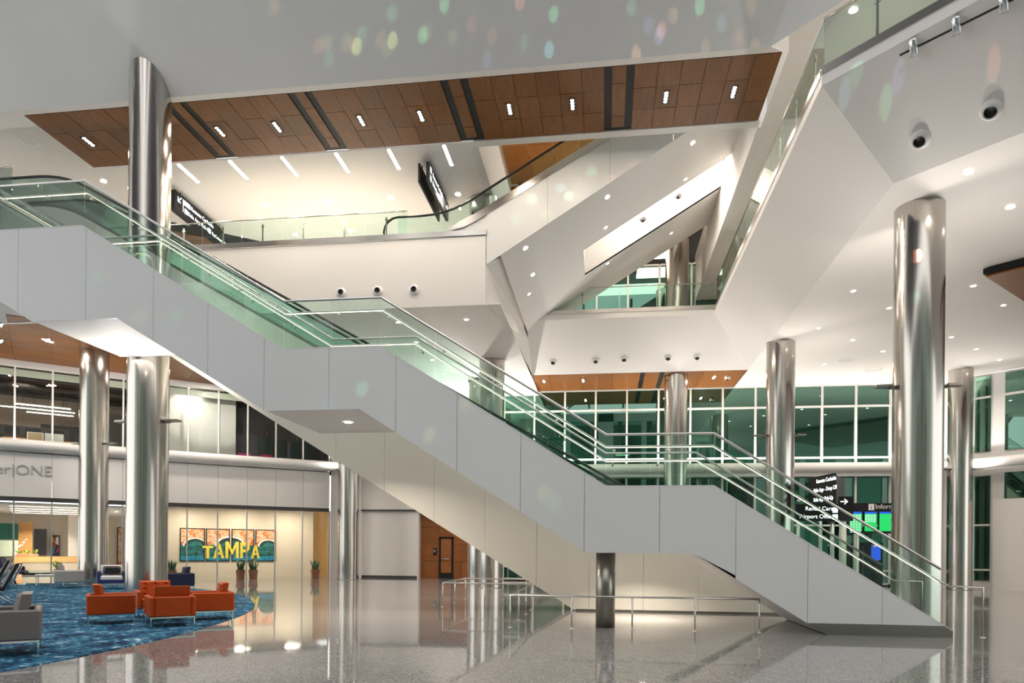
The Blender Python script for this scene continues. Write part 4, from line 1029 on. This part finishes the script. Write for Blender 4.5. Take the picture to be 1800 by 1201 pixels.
# counter
ct = thing('reception_counter', 'wooden reception counter with cream front panels behind the glass', 'counter', rc(rs_(80, 1000, 4.2)[0], 4.2, 0))
s0, zt = rs_(22, 979, 4.2); s1 = rs_(140, 979, 4.2)[0]
MB().prism([rc(s0, 4.2, zt - .28), rc(s1, 4.2, zt - .28), rc(s1, 4.2, zt), rc(s0, 4.2, zt)], rw*.7).build('counter_top', 'oak', ct)
MB().prism([rc(s0 + .4, 4.0, zt - .75), rc(s1, 4.0, zt - .75), rc(s1, 4.1, zt - .28), rc(s0 + .2, 4.1, zt - .28)], rw*.5).build('front_panel', 'cream_wall', ct)
MB().prism([rc(s0 + .4, 4.0, .12), rc(s1, 4.0, .12), rc(s1, 4.0, zt - .76), rc(s0 + .4, 4.0, zt - .76)], rw*.5).build('front_panel', 'frosted', ct)
MB().prism([rc(s0, 4.2, 0), rc(s0 + .4, 4.2, 0), rc(s0 + .4, 4.2, zt - .28), rc(s0, 4.2, zt - .28)], rw*.7).build('end_panel', 'oak', ct)
MB().prism([rc(s0 + .4, 3.9, 0), rc(s1, 3.9, 0), rc(s1, 3.9, .12), rc(s0 + .4, 3.9, .12)], rw*.4).build('plinth', 'black', ct)
# flower arrangement on the counter
sF = rs_(48, 978, 3.9)[0]
fl = thing('orchid_planter', 'low planter of white orchids and green leaves on the reception counter', 'potted plant', rc(sF, 3.85, zt))
MB().rbox((-.5, -.12, 0), (.5, .12, .14), .02).build('trough', 'terracotta', fl, world=False)
for x in (-.35, 0, .35):
    for k in range(12):
        a = random.uniform(0, 2*PI); r = random.uniform(.1, .28); h = random.uniform(.05, .3)
        d = Vector((math.cos(a)*r, math.sin(a)*r*.5, h)); sd = Vector((-math.sin(a), math.cos(a), 0))*.05
        b = Vector((x, 0, .13)); MB().add([b, b + d*.5 + sd + Vector((0, 0, .06)), b + d, b + d*.5 - sd + Vector((0, 0, .06))], [(0, 1, 2, 3)]).build('leaf', 'leaf_light', fl, world=False)
MB().tube([(-.35, 0, .13), (-.40, 0, .5), (-.25, 0, .8)], .01, 5).build('stem', 'leaf', fl, world=False)
for k in range(7):
    c = Vector((-.42 + .06*k, random.uniform(-.05, .05), .45 + .07*k + random.uniform(-.05, .05)))
    MB().lathe([(0, -.02), (.07, 0), (.05, .04), (0, .03)], c, 7).build('petal', 'petal_white', fl, world=False)
fl.rotation_euler.z = math.atan2(rn.y, rn.x)
# ceiling light lines of the reception
for k in range(4):
    o_ = 2.4 + k*2.7; a0 = rs_(22 - 1.5*k, 900, o_)[0]; a1 = rs_(150, 900, o_)[0]
    t = thing('ceiling_light_line', 'long bright light line in the reception ceiling, %s from the back wall' % ORD[k], 'light strip', rc((a0 + a1)/2, o_, 3.4), 'light lines in the reception ceiling')
    MB().prism([rc(a0, o_, 3.385), rc(a1, o_, 3.385), rc(a1, o_ + .16, 3.385), rc(a0, o_ + .16, 3.385)], (0, 0, .008)).build('diffuser', 'lamp_line', t)
for u_, o_, lb in ((60, 5.0, 'over the counter, added for brightness'), (110, 8.5, 'near the storefront glass, added for brightness'), (205, 8.0, 'beside the tall column')):
    downlight(rc(rs_(u_, 900, o_)[0], o_, 3.395), 'round downlight in the reception ceiling ' + lb, None, .08, power=210)  # those over the counter and near the glass added to brighten the room

# ------------------------------------------------------------------ offices above the storefront
ow0, ow1 = off(0, 7), off(N, 7)
obk = MB()
for i in range(N): obk.prism([(*off(i, 7), 5.6), (*off(i+1, 7), 5.6), (*off(i+1, 7), 9.5), (*off(i, 7), 9.5)], (.1, .1, 0))
obk.build('wall_16', 'office_wall', label='brown-grey back wall of the upper office', cat='wall', kind='structure')
strip('ceiling_10', .15, 7, 9.3, 9.35, 'office_dark', 'dark open ceiling of the upper office', 'ceiling')
def og(u, o, z): g, n_ = glass_at(u); p = g + n_*o; return Vector((p.x, p.y, z))
def odir(u): n_ = glass_at(u)[1]; return Vector((n_.y, -n_.x, 0)), Vector((n_.x, n_.y, 0))
for k in range(5):                                                  # ducts
    m = MB()
    m.tube([og(-30, 1.0 + k*1.1, 9.0 - .12*(k % 2)), og(70, 1.1 + k*1.1, 9.0 - .12*(k % 2)), og(200, 1.0 + k*1.1, 9.0 - .12*(k % 2)), og(330, 1.0 + k*1.1, 9.0)], .12 if k % 2 else .06, 8)
    m.build('ceiling_duct', 'office_dark' if k % 2 else 'dark_grey', label='dark round duct under the upper office ceiling', cat='duct', group='ducts in the upper office')
for (u0, u1, o, v) in ((18, 122, 2.2, 697), (-10, 130, 3.2, 700), (38, 128, 4.2, 712)):
    a = og(u0, o, 8.05); b = og(u1, o, 8.05)
    t = thing('pendant_light', 'long linear pendant light in the upper office', 'pendant light', (a + b)/2, 'pendants in the upper office')
    MB().bar(a, b, .07, .05).build('housing', 'beam_white', t); MB().bar(a - Vector((0, 0, .03)), b - Vector((0, 0, .03)), .06, .012).build('diffuser', 'lamp_pendant', t)
    for f in (.15, .85): q = a.lerp(b, f); MB().tube([q, q + Vector((0, 0, 1.2))], .008, 5).build('cable', 'black', t)
def obox(name, u, o, w, d, z0, z1, mat, label, cat, group=None):
    c = og(u, o, z0); t, n_ = odir(u)
    return MB().prism([c - t*w/2, c + t*w/2, c + t*w/2 + n_*d, c - t*w/2 + n_*d], (0, 0, z1 - z0)).build(name, mat, label=label, cat=cat, group=group)
def desk(u, o, label):
    c = og(u, o, 5.6); t, n_ = odir(u)
    dk = thing('office_desk', label, 'desk', c, 'desks in the upper office')
    MB().prism([c - t*.74 + Vector((0, 0, .72)), c + t*.74 + Vector((0, 0, .72)), c + t*.74 + n_*.75 + Vector((0, 0, .72)), c - t*.74 + n_*.75 + Vector((0, 0, .72))], (0, 0, .035)).build('desk_top', 'oak', dk)
    MB().prism([c - t*.72 + n_*.03, c + t*.72 + n_*.03, c + t*.72 + n_*.06, c - t*.72 + n_*.06], (0, 0, .72)).build('modesty_panel', 'dark_grey', dk)
    for s in (-.70, .70):
        for q in (.08, .68): MB().bar(c + t*s + n_*q, c + t*s + n_*q + Vector((0, 0, .72)), .04, .04).build('leg', 'dark_steel', dk)
    for s in (-.4, .35):
        b = c + t*s + n_*.4 + Vector((0, 0, .755))
        mo = thing('monitor', 'black monitor on a desk in the upper office', 'monitor', b, 'monitors in the upper office')
        MB().prism([b - t*.28 + Vector((0, 0, .18)), b + t*.28 + Vector((0, 0, .18)), b + t*.28 + Vector((0, 0, .52)), b - t*.28 + Vector((0, 0, .52))], n_*.03).build('screen', 'black', mo)
        MB().bar(b, b + Vector((0, 0, .25)), .05, .04).build('stand', 'dark_grey', mo); MB().prism([b - t*.12 - n_*.08, b + t*.12 - n_*.08, b + t*.12 + n_*.08, b - t*.12 + n_*.08], (0, 0, .012)).build('foot', 'dark_grey', mo)
for u, o, lb in ((-44, 1.0, 'office desk at the end of the upper office'), (36, 1.1, 'office desk with monitors before the dark partition in the upper office'), (116, 1.1, 'office desk near the steel column in the upper office')): desk(u, o, lb)
def cabinet(u, o, w, label, door):
    c = og(u, o, 5.6); t, n_ = odir(u); cb = thing('filing_cabinet', label, 'cabinet', c)
    MB().prism([c - t*w/2, c + t*w/2, c + t*w/2 + n_*.45, c - t*w/2 + n_*.45], (0, 0, .95)).build('body', 'paper_white', cb)
    for k in range(2): MB().prism([c - t*(w/2-.04) + Vector((0, 0, .08 + .44*k)), c + t*(w/2-.04) + Vector((0, 0, .08 + .44*k)), c + t*(w/2-.04) + Vector((0, 0, .48 + .44*k)), c - t*(w/2-.04) + Vector((0, 0, .48 + .44*k))], n_*-.015).build('drawer', door, cb)
cabinet(59, .3, .6, 'pale filing cabinet with brown drawers in the upper office', 'file_box'); cabinet(93, .3, .7, 'pale filing cabinet with white drawers in the upper office', 'paper_white')
obox('partition', 12, 2.6, 4.5, .06, 5.6, 7.1, 'office_dark', 'dark partition screen in the upper office', 'partition')
obox('partition', 118, 2.8, 2.2, .06, 5.6, 7.3, 'black', 'tall black partition near the steel column in the upper office', 'partition')
obox('partition', 210, 2.4, 2.4, .06, 5.6, 8.0, 'office_dark', 'dark partition between the two steel columns in the upper office', 'partition')
obox('partition_wall', 345, .5, 3.6, .1, 5.6, 9.3, 'paper_white', 'white partition wall behind the upper office glass', 'partition')
obox('partition_wall', 470, 1.6, 7.5, .1, 5.6, 9.3, 'office_dark', 'dark room wall behind the upper office glass', 'partition')
for u, c_ in ((430, 'pink'), (470, 'pink')):
    obox('pink_ottoman', u, .5, .6, .5, 5.62, 6.35, 'pink', 'pink seat block behind the upper office glass', 'ottoman', 'pink seats in the upper office')
downlight(og(330, .3, 9.29), 'round downlight added to brighten the white office partition wall', None, .08, power=45)  # lamp added to brighten the white partition
downlight(og(30, 1.5, 9.29), 'round downlight over the desks of the upper office', None, .08, power=40)
# storefront name
fi = min(range(N), key=lambda i: abs(ProjU(mp[i]) - 57)); 
g0, n0 = glass_at(20); td = Vector((n0.y, -n0.x, 0))
g92, n92 = glass_at(90); E_ = Vector((g92.x - n92.x*.14, g92.y - n92.y*.14, 4.63))
lt = thing('wall_lettering', 'raised silver SkyCenter|ONE lettering on the white fascia', 'lettering', E_)
text('lettering', 'SkyCenter|ONE', .62, 'mullion_grey', E_, (n92.y, -n92.x, 0), (0, 0, 1), lt, .03, 'RIGHT')

# ------------------------------------------------------------------ lounge furniture (front of a seat looks along +Y of its own frame)
def cushion(a, b, nx, ny, puff, axis='Z'):
    """tufted slab: grid with dimples on its +axis face"""
    x0, y0, z0 = a; x1, y1, z1 = b; m = MB(); gx, gy = nx*4, ny*4; vs = []; fs = []
    def P(u, v, t):
        if axis == 'Z': return (x0 + (x1-x0)*u, y0 + (y1-y0)*v, z0 + (z1-z0)*t)
        return (x0 + (x1-x0)*u, y0 + (y1-y0)*t, z0 + (z1-z0)*v)
    for j in range(gy+1):
        for i in range(gx+1):
            u, v = i/gx, j/gy
            edge = min(u, 1-u, v, 1-v)
            e = min(1, edge/.07); t = 1 - (1-e)**2*.35
            du = (u*nx) % 1 - .5; dv = (v*ny) % 1 - .5
            dim = math.exp(-(du*du + dv*dv)/.012)
            vs.append(P(u, v, t - puff*dim - puff*.25*(abs(du) < .02)))
    for j in range(gy):
        for i in range(gx): k = j*(gx+1) + i; fs.append((k, k+1, k+gx+2, k+gx+1))
    o = len(vs); bd = [i for i in range(gx+1)] + [(j+1)*(gx+1) - 1 for j in range(1, gy+1)] + [gy*(gx+1) + i for i in range(gx-1, -1, -1)] + [j*(gx+1) for j in range(gy-1, 0, -1)]
    for k in bd:
        u, v = (k % (gx+1))/gx, (k // (gx+1))/gy; vs.append(P(u, v, 0))
    n = len(bd)
    for k in range(n): fs.append((bd[k], o + k, o + (k+1) % n, bd[(k+1) % n]))
    fs.append(tuple(o + k for k in range(n)))
    return m.add(vs, fs, False)
def armchair(label, W, D, mat, cmat=None, group=None, bmat=None, h=.80, tuft=(3, 3)):
    t = thing('armchair', label, 'armchair', (0, 0, 0), group); cmat = cmat or mat; bmat = bmat or mat
    hw, hd = W/2, D/2; L = .20
    fr = MB()
    for s in (-1, 1): fr.bar((s*(hw-.03), -hd+.03, L-.012), (s*(hw-.03), hd-.03, L-.012), .025, .025)
    for s in (-1, 1): fr.bar((-hw+.03, s*(hd-.03), L-.012), (hw-.03, s*(hd-.03), L-.012), .025, .025)
    fr.build('leg_frame', 'chrome', t, world=False)
    for sx in (-1, 1):
        for sy in (-1, 1): MB().bar((sx*(hw-.03), sy*(hd-.03), 0), (sx*(hw-.03), sy*(hd-.03), L-.02), .024, .024).build('leg', 'chrome', t, world=False)
    MB().rbox((-hw+.08, -hd+.08, L), (hw-.08, hd, L+.12), .02).build('seat_base', mat, t, world=False)
    for s in (-1, 1):
        a, b = sorted((s*hw, s*(hw-.09)))
        MB().rbox((a, -hd, L), (b, hd, .60), .022).build('arm', bmat, t, world=False)
    MB().rbox((-hw+.09, -hd, L), (hw-.09, -hd+.09, .60), .022).build('back_panel', mat, t, world=False)
    sc = cushion((-hw+.095, -hd+.22, L+.12), (hw-.095, hd+.01, L+.26), tuft[0], 2, .22).build('seat_cushion', cmat, t, world=False)
    bc = cushion((-hw+.10, 0, L+.24), (hw-.10, .17, h), tuft[0], tuft[1], .22, 'Y')
    bc.v = [(x, y - hd + .09 - (z - L - .24)*.18 + .08, z) for x, y, z in bc.v]
    b = bc.build('back_cushion', cmat, t, world=False)
    nx, ny = tuft
    for i in range(nx):
        for j in range(ny):
            x = -hw + .10 + (W - .2)*(i+.5)/nx; z = L + .24 + (h - L - .24)*(j+.5)/ny; y = -hd + .17 - (z - L - .24)*.18 + .17*.80
            MB().lathe([(0, .01), (.011, .004), (.012, 0)], (x, y, z), 7, (0, 1, .18)).build('button', cmat, b, world=False)
    return t
def place(t, xy, rz, s=1.0):
    t.location = (xy[0], xy[1], .012); t.rotation_euler.z = rz; t.scale = (s, s, s); return t
R = math.radians
g_or = 'orange leather armchairs on the blue carpet'
place(armchair('orange leather armchair seen side-on, alone on the open side of the orange group', .84, .86, 'leather_orange', group=g_or), (-10.15, 13.1), R(-50), 1.0)
place(armchair('orange leather armchair turning its back, in front of the facing one', .84, .86, 'leather_orange', group=g_or), (-8.73, 12.97), R(42), 1.0)
place(armchair('orange leather armchair at the curved carpet edge nearest the storefront mural', .84, .86, 'leather_orange', group=g_or), (-8.63, 14.3), R(126), 1.0)
place(armchair('orange leather armchair facing out from before the tall column, tufts showing', .84, .86, 'leather_orange', group=g_or), (-10.1, 14.5), R(-138), 1.0)
place(armchair('dark grey leather armchair in front, partly out of view, beside the black lounge chairs', 1.0, .86, 'leather_dark'), (-8.78, 9.1), R(131), 1.1)
place(armchair('light grey armchair seen side-on by the steel column at the reception', .84, .86, 'leather_grey'), (-20.15, 23.75), R(-47), 1.1)
place(armchair('grey armchair behind the two black lounge chairs', .84, .86, 'leather_grey'), Zp(-4, 1036, 0).xy, R(130), 1.1)
place(armchair('white tufted armchair with dark blue sides by the tall column', .84, .86, 'fabric_blue', 'leather_white', bmat='fabric_blue'), (-18.25, 23.6), R(-142), 1.1)
place(armchair('navy blue armchair half hidden behind the tall column', .84, .86, 'fabric_navy', bmat='fabric_navy'), (-14.9, 22.6), R(130), 1.1)
def lounge(label, xy, rz, s=1.0):
    t = thing('lounge_chair', label, 'lounge chair', (0, 0, 0), 'black tufted lounge chairs')
    b = cushion((-.37, 0, 0), (.37, .11, .72), 4, 4, .2, 'Y'); b.v = [(x, y - .30 - z*.42, z*.92 + .33) for x, y, z in b.v]; b.build('back_cushion', 'leather_black', t, world=False)
    q = cushion((-.37, -.30, .32), (.37, .38, .43), 4, 4, .2); q.v = [(x, y, z + (y + .3)*.12) for x, y, z in q.v]; q.build('seat_cushion', 'leather_black', t, world=False)
    for sx in (-.34, .34):
        MB().tube([(sx, -.62, .98), (sx, -.42, .52), (sx, -.12, .28), (sx, .22, .12), (sx, .40, .015)], .017, 6).build('leg', 'chrome', t, world=False)
        MB().tube([(sx, .40, .37), (sx, .05, .28), (sx, -.25, .16), (sx, -.42, .015)], .017, 6).build('leg', 'chrome', t, world=False)
    MB().bar((-.34, -.12, .28), (.34, -.12, .28), .025, .02).build('cross_bar', 'chrome', t, world=False)
    place(t, xy, rz, s)
lounge('black tufted lounge chair on chrome legs behind the dark grey armchair', Zp(-16, 1062, 0).xy, R(128), 1.1)
lounge('black tufted lounge chair on chrome legs next to the grey armchair by the windows', Zp(-24, 1045, 0).xy, R(128), 1.1)
# navy swivel lounge with a pedestal
sw = thing('swivel_chair', 'navy swivel lounge chair on a pedestal by the reception glass', 'chair', (0, 0, 0))
MB().lathe([(.34, 0), (.34, .015), (.05, .035), (.04, .36), (.10, .38)], (0, 0, 0), 20).build('pedestal', 'chrome', sw, world=False)
MB().rbox((-.36, -.34, .38), (.36, .36, .52), .05).build('seat', 'fabric_navy', sw, world=False)
q = MB().rbox((-.38, -.40, .42), (.38, -.28, 1.0), .05); q.v = [(x, y - (z-.42)*.3 + abs(x)*.25, z) for x, y, z in q.v]; q.build('backrest', 'fabric_navy', sw, world=False)
for s in (-1, 1): MB().rbox((s*.40 - .05, -.34, .48), (s*.40 + .05, .22, .66), .04).build('arm', 'fabric_navy', sw, world=False)
place(sw, Zp(26, 1028, 0).xy, R(-60), 1.1)
# low white table with a plant
tb = thing('side_table', 'low white side table behind the light grey armchair', 'table', (0, 0, 0))
MB().rbox((-.5, -.35, .40), (.5, .35, .44), .012).build('table_top', 'paper_white', tb, world=False)
for sx in (-.45, .45):
    for sy in (-.3, .3): MB().bar((sx, sy, 0), (sx, sy, .40), .03, .03).build('leg', 'paper_white', tb, world=False)
place(tb, (-22.0, 25.0), R(35)); tb.location.z = .012
bp = thing('potted_bromeliad', 'bright yellow-green leafy plant in a small pot on the white side table', 'potted plant', (-21.8, 25.1, .452))
MB().lathe([(0, 0), (.10, 0), (.13, .2), (.11, .2), (.10, .16), (0, .16)], (0, 0, 0), 16).build('pot', 'terracotta', bp, world=False)
blade_plant(bp, 26, .42, .05, 'leaf_light', w=.03, lean=.35, z0=.16)
# low dark table in the orange group
lt_ = thing('coffee_table', 'low black coffee table among the orange armchairs', 'table', (0, 0, 0))
MB().rbox((-.35, -.35, .30), (.35, .35, .34), .01).build('table_top', 'black', lt_, world=False)
for sx in (-.32, .32):
    for sy in (-.32, .32): MB().bar((sx, sy, 0), (sx, sy, .30), .025, .025).build('leg', 'chrome', lt_, world=False)
place(lt_, (-9.43, 13.75), R(42))
bg = MB().rbox((-.28, -.2, .0), (.28, .2, .3), .06).build('black_bag', 'leather_black', label='black bag on the seat of the white tufted armchair', cat='bag')
bg.location = (-18.17, 23.52, .56); bg.rotation_euler.z = R(38)

# ------------------------------------------------------------------ signs
def hung_sign(label, p, q, z0, z1, th, face, lines, mat='black', textside=1, tsize=.2, hang=None):
    """sign board from p to q (plan), lettering on the side pointed at by face"""
    p = Vector((*p, 0)); q = Vector((*q, 0)); d = (q - p).normalized(); f = Vector((*face, 0)).normalized(); Z = Vector((0, 0, 1))
    t = thing('hanging_sign', label, 'sign', p.lerp(q, .5) + Z*z0)
    MB().prism([p + Z*z0, q + Z*z0, q + Z*z1, p + Z*z1], f*-th).build('board', mat, t)
    rd = -f.cross(Z)*-1
    rd = Z.cross(f)                      # reading direction when looking at the face
    start = p if rd.dot(d) > 0 else q
    for (s, x, z, sz) in lines:
        text('lettering', s, sz, 'sign_white', start + rd*x + Z*(z0 + z) + f*.004, rd, Z, t, .002)
    if hang:
        for k in (.15, .85):
            c = p.lerp(q, k) - f*th/2
            MB().bar(c + Z*z1, c + Z*hang, .03, .03).build('hanger', 'black', t)
    return t
def icon(t, c, rd, f, s):
    Z = Vector((0, 0, 1)); c = Vector(c) + f*.003
    MB().prism([c - rd*s/2 - Z*s/2, c + rd*s/2 - Z*s/2, c + rd*s/2 + Z*s/2, c - rd*s/2 + Z*s/2], f*.002).build('pictogram', 'sign_white', t)
def arrow(t, c, rd, f, s, ang):
    Z = Vector((0, 0, 1)); c = Vector(c) + f*.004; u = rd*math.cos(ang) + Z*math.sin(ang); v = rd*-math.sin(ang) + Z*math.cos(ang)
    m = MB()
    m.prism([c + u*a*s + v*b*s for a, b in ((-.5, -.07), (.3, -.07), (.3, .07), (-.5, .07))], f*.002)
    m.prism([c + u*a*s + v*b*s for a, b in ((.5, 0), (.05, .42), (.0, .30), (.30, 0))], f*.002)
    m.prism([c + u*a*s + v*b*s for a, b in ((.5, 0), (.30, 0), (.0, -.30), (.05, -.42))], f*.002)
    m.build('arrow', 'sign_white', t)
X1 = Vector((1, 0, 0)); Y1 = Vector((0, 1, 0)); Zv = Vector((0, 0, 1))
s1 = hung_sign('long black hanging sign over the walkway behind the tall column', (-14.85, 22.15), (-14.85, 25.25), 13.30, 13.97, .22, (1, 0),
               [('Remote Curbside', .92, .40, .2), ('Ride App Pick-Up', .74, .13, .2), ('SkyCenter|ONE', 2.25, .13, .16)], hang=Z4)
for y, z in ((22.75, 13.77), (22.95, 13.77), (22.78, 13.50), (24.25, 13.50)): icon(s1, (-14.85, y, z), Y1, X1, .17)
arrow(s1, (-14.85, 22.40, 13.74), Y1, X1, .30, R(225)); MB().box((-14.85, 22.60, 13.42), (-14.846, 22.63, 13.86)).build('divider', 'sign_white', s1)
s2 = hung_sign('black hanging sign over the walkway beside the upper escalator, its lit face outward', (-5.66, 21.5), (-5.66, 24.25), 13.36, 13.97, .1, (1, 0),
               [('Remote Curbside', .45, .36, .2), ('Ride App Pick-Up', .45, .10, .2)], hang=Z4)
icon(s2, (-5.66, 21.72, 13.80), Y1, X1, .17); icon(s2, (-5.66, 21.72, 13.53), Y1, X1, .17); arrow(s2, (-5.66, 24.0, 13.7), Y1, X1, .3, 0)
hung_sign('black back board hung close beside the lit walkway sign', (-6.04, 21.55), (-6.04, 24.25), 13.36, 13.97, .06, (-1, 0), [('Gates', .4, .25, .2)], hang=Z4)
# floor-level signs beyond the staircase foot
def sgn(u0, v0, u1, v1, y):
    a = Yp(u0, v0, y); b = Yp(u1, v1, y); return a, b
a = Yp(1421, 868, 27.0); b = Yp(1464, 850, 25.2)
zt = Yp(1462, 832, 25.2).z; zb = Yp(1464, 886, 25.2).z
d_ = Vector((b.x - a.x, b.y - a.y, 0)).normalized(); f_ = Vector((d_.y, -d_.x, 0))
if f_.y > 0: f_ = -f_
s3 = hung_sign('black lit direction sign with three lines of white words', (a.x, a.y), (b.x, b.y), zb, zt, .12, (f_.x, f_.y),
               [('Remote Curbside', .62, .82, .2), ('Ride App - Drop Off', .42, .50, .2), ('Ride App Pick-Up', .42, .16, .2)])
a2 = Yp(1469, 850, 25.9); b2 = Yp(1485, 850, 27.4)
s3b = hung_sign('dark grey back board hinged beside the lit direction sign', (a2.x, a2.y), (b2.x, b2.y), zb - .2, zt, .08, (.7, -.7), [], mat='dark_grey')
for tt, pp in ((s3, a.lerp(b, .5)), (s3b, a2.lerp(b2, .5))): MB().tube([(pp.x + .05, pp.y + .08, 0), (pp.x + .05, pp.y + .08, zb - .19)], .06, 12).build('post', 'mullion_grey', tt)
a, b = Yp(1400, 916, 24.6), Yp(1474, 886, 24.6)
s4 = hung_sign('wide black sign for rental cars and offices', (a.x, 24.6), (b.x, 24.6), a.z, b.z, .15, (0, -1), [('Rental Cars', .28, .36, .19), ('Airport Offices', .10, .09, .19)])
for v in (897, 909): icon(s4, (Yp(1468, v, 24.6).x, 24.6, Yp(1468, v, 24.6).z), X1, -Y1, .17)
for u in (1405, 1465): MB().tube([(Yp(u, 900, 24.6).x, 24.7, 0), (Yp(u, 900, 24.6).x, 24.7, a.z)], .07, 14).build('post', 'mullion_grey', s4)
a, b = Yp(1475, 916, 24.65), Yp(1500, 873, 24.65)
s5 = hung_sign('square black sign with a single white arrow', (a.x, 24.65), (b.x, 24.65), a.z, b.z, .15, (0, -1), [])
arrow(s5, (Yp(1484, 882, 24.65).x, 24.65, Yp(1484, 882, 24.65).z), X1, -Y1, .24, 0)
MB().tube([(Yp(1485, 900, 24.65).x, 24.75, 0), (Yp(1485, 900, 24.65).x, 24.75, a.z)], .09, 14).build('post', 'cream_panel', s5)
y_ = 33.2
a, b = Yp(1500, 900, y_), Yp(1600, 885, y_)
ib = thing('information_board', 'black Information sign over green flight screens', 'sign', (a.x, y_, 0))
MB().box((a.x, y_ - .15, a.z), (b.x, y_, b.z)).build('header', 'black', ib)
text('lettering', 'Information', .30, 'paper_white', (Yp(1536, 894, y_).x, y_ - .155, Yp(1536, 895, y_).z), X1, Zv, ib)
ic = Yp(1529.5, 892, y_); MB().box((ic.x - .12, y_ - .157, ic.z - .14), (ic.x + .12, y_ - .15, ic.z + .14)).build('pictogram', 'paper_white', ib)
text('lettering', 'i', .26, 'black', (ic.x - .04, y_ - .162, ic.z - .10), X1, Zv, ib)
for k, (u0, u1) in enumerate(((1491, 1515), (1517, 1541), (1543, 1567), (1569, 1593))):
    p, q = Yp(u0, 938, y_), Yp(u1, 899, y_)
    sc_n = MB().box((p.x, y_ - .10, p.z), (q.x, y_ - .02, q.z)).build('screen_case', 'black', ib)
    MB().box((p.x + .03, y_ - .106, p.z + .1), (q.x - .03, y_ - .10, q.z - .12)).build('screen_face', 'screen_green', sc_n)
    MB().box((p.x + .03, y_ - .106, q.z - .12), (q.x - .03, y_ - .10, q.z - .03)).build('screen_head', 'screen_blue', sc_n)
    m = MB(); rows = 12 if k < 2 else 3
    if k == 0: rows = 12
    elif k == 1: rows = 5
    else: rows = 0
    for r_ in range(rows):
        z = q.z - .17 - r_*.07
        for c in range(4):
            x = p.x + .05 + c*(q.x - p.x - .1)/4
            m.box((x, y_ - .109, z - .03), (x + (q.x - p.x)*.15, y_ - .106, z))
    if rows: m.build('screen_text', 'screen_text', sc_n, kind='stuff')
for x in (a.x + .2, b.x - .2): MB().box((x - .05, y_ - .02, 0), (x + .05, y_ + .06, a.z)).build('post', 'mullion_white', ib)
p, q = Yp(1517, 985, 33.4), Yp(1548, 958, 33.4)
kb = thing('kiosk', 'dark kiosk with a glowing blue screen below the flight screens', 'kiosk', (p.x, 33.4, 0))
MB().box((p.x - .1, 33.4, 0), (q.x + .1, 33.6, q.z + .1)).build('body', 'black', kb)
MB().box((p.x + .35, 33.39, p.z), (q.x, 33.4, q.z)).build('screen', 'screen_blue', kb)
# white flight rail posts at the windows

# ------------------------------------------------------------------ small fittings
def camera_dome(p, n, label, r=.1):
    t = thing('security_camera', label, 'security camera', p)
    MB().lathe([(0, 0), (r, 0), (r, .12), (r*.9, .15), (0, .15)], (0, 0, 0), 18, n).build('housing', 'beam_white', t, world=False)
    MB().lathe([(r*.42, .15), (r*.36, .18), (r*.2, .20), (0, .205)], (0, 0, 0), 16, n).build('dome', 'black', t, world=False)
camera_dome(Np(1130, 381, nsf, (-3.8, 22, 10.8)), (0, 0, -1), 'small white security camera at the lower end of the bright slot', .13)
camera_dome(Np(1192, 340, nsf, (-3.8, 22, 10.8)), (0, 0, -1), 'small white security camera near the upper end of the bright slot', .13)
camera_dome(Zp(1279, 661, ZC), (0, 0, -1), 'small white dome camera in the small wood soffit', .13)
pc = thing('security_camera', 'flat white camera on the brown post by the upper escalator', 'security camera', (-4.2, 32.7, 17.9))
MB().rbox((-4.1, 32.4, 17.8), (-3.3, 32.75, 18.0), .03).build('housing', 'beam_white', pc); MB().bar((-4.25, 32.78, 17.7), (-3.9, 32.6, 17.85), .06, .06).build('arm', 'mullion_grey', pc)
downlight(Zp(1500, 15, Z4 - .004), 'round downlight in the ceiling over the slanted glass guard', None, .085, power=30)
# darker wood ceiling at the far end of the walkway
w6 = thing('wood_soffit', 'brown wood soffit with a black border at the end of the walkway', 'ceiling', Zp(340, 420, Z4), kind='structure')
def zpoly(pts, dz, mat, nm): MB().prism([Zp(u, v, Z4) + Vector((0, 0, -dz)) for u, v in pts], (0, 0, dz - .001)).build(nm, mat, w6)
zpoly(((240, 380), (300, 390), (470, 427), (420, 436), (240, 440)), .012, 'black', 'border')
zpoly(((240, 398), (300, 404), (395, 424), (415, 436), (240, 440)), .024, 'wood_soffit', 'wood_panel')
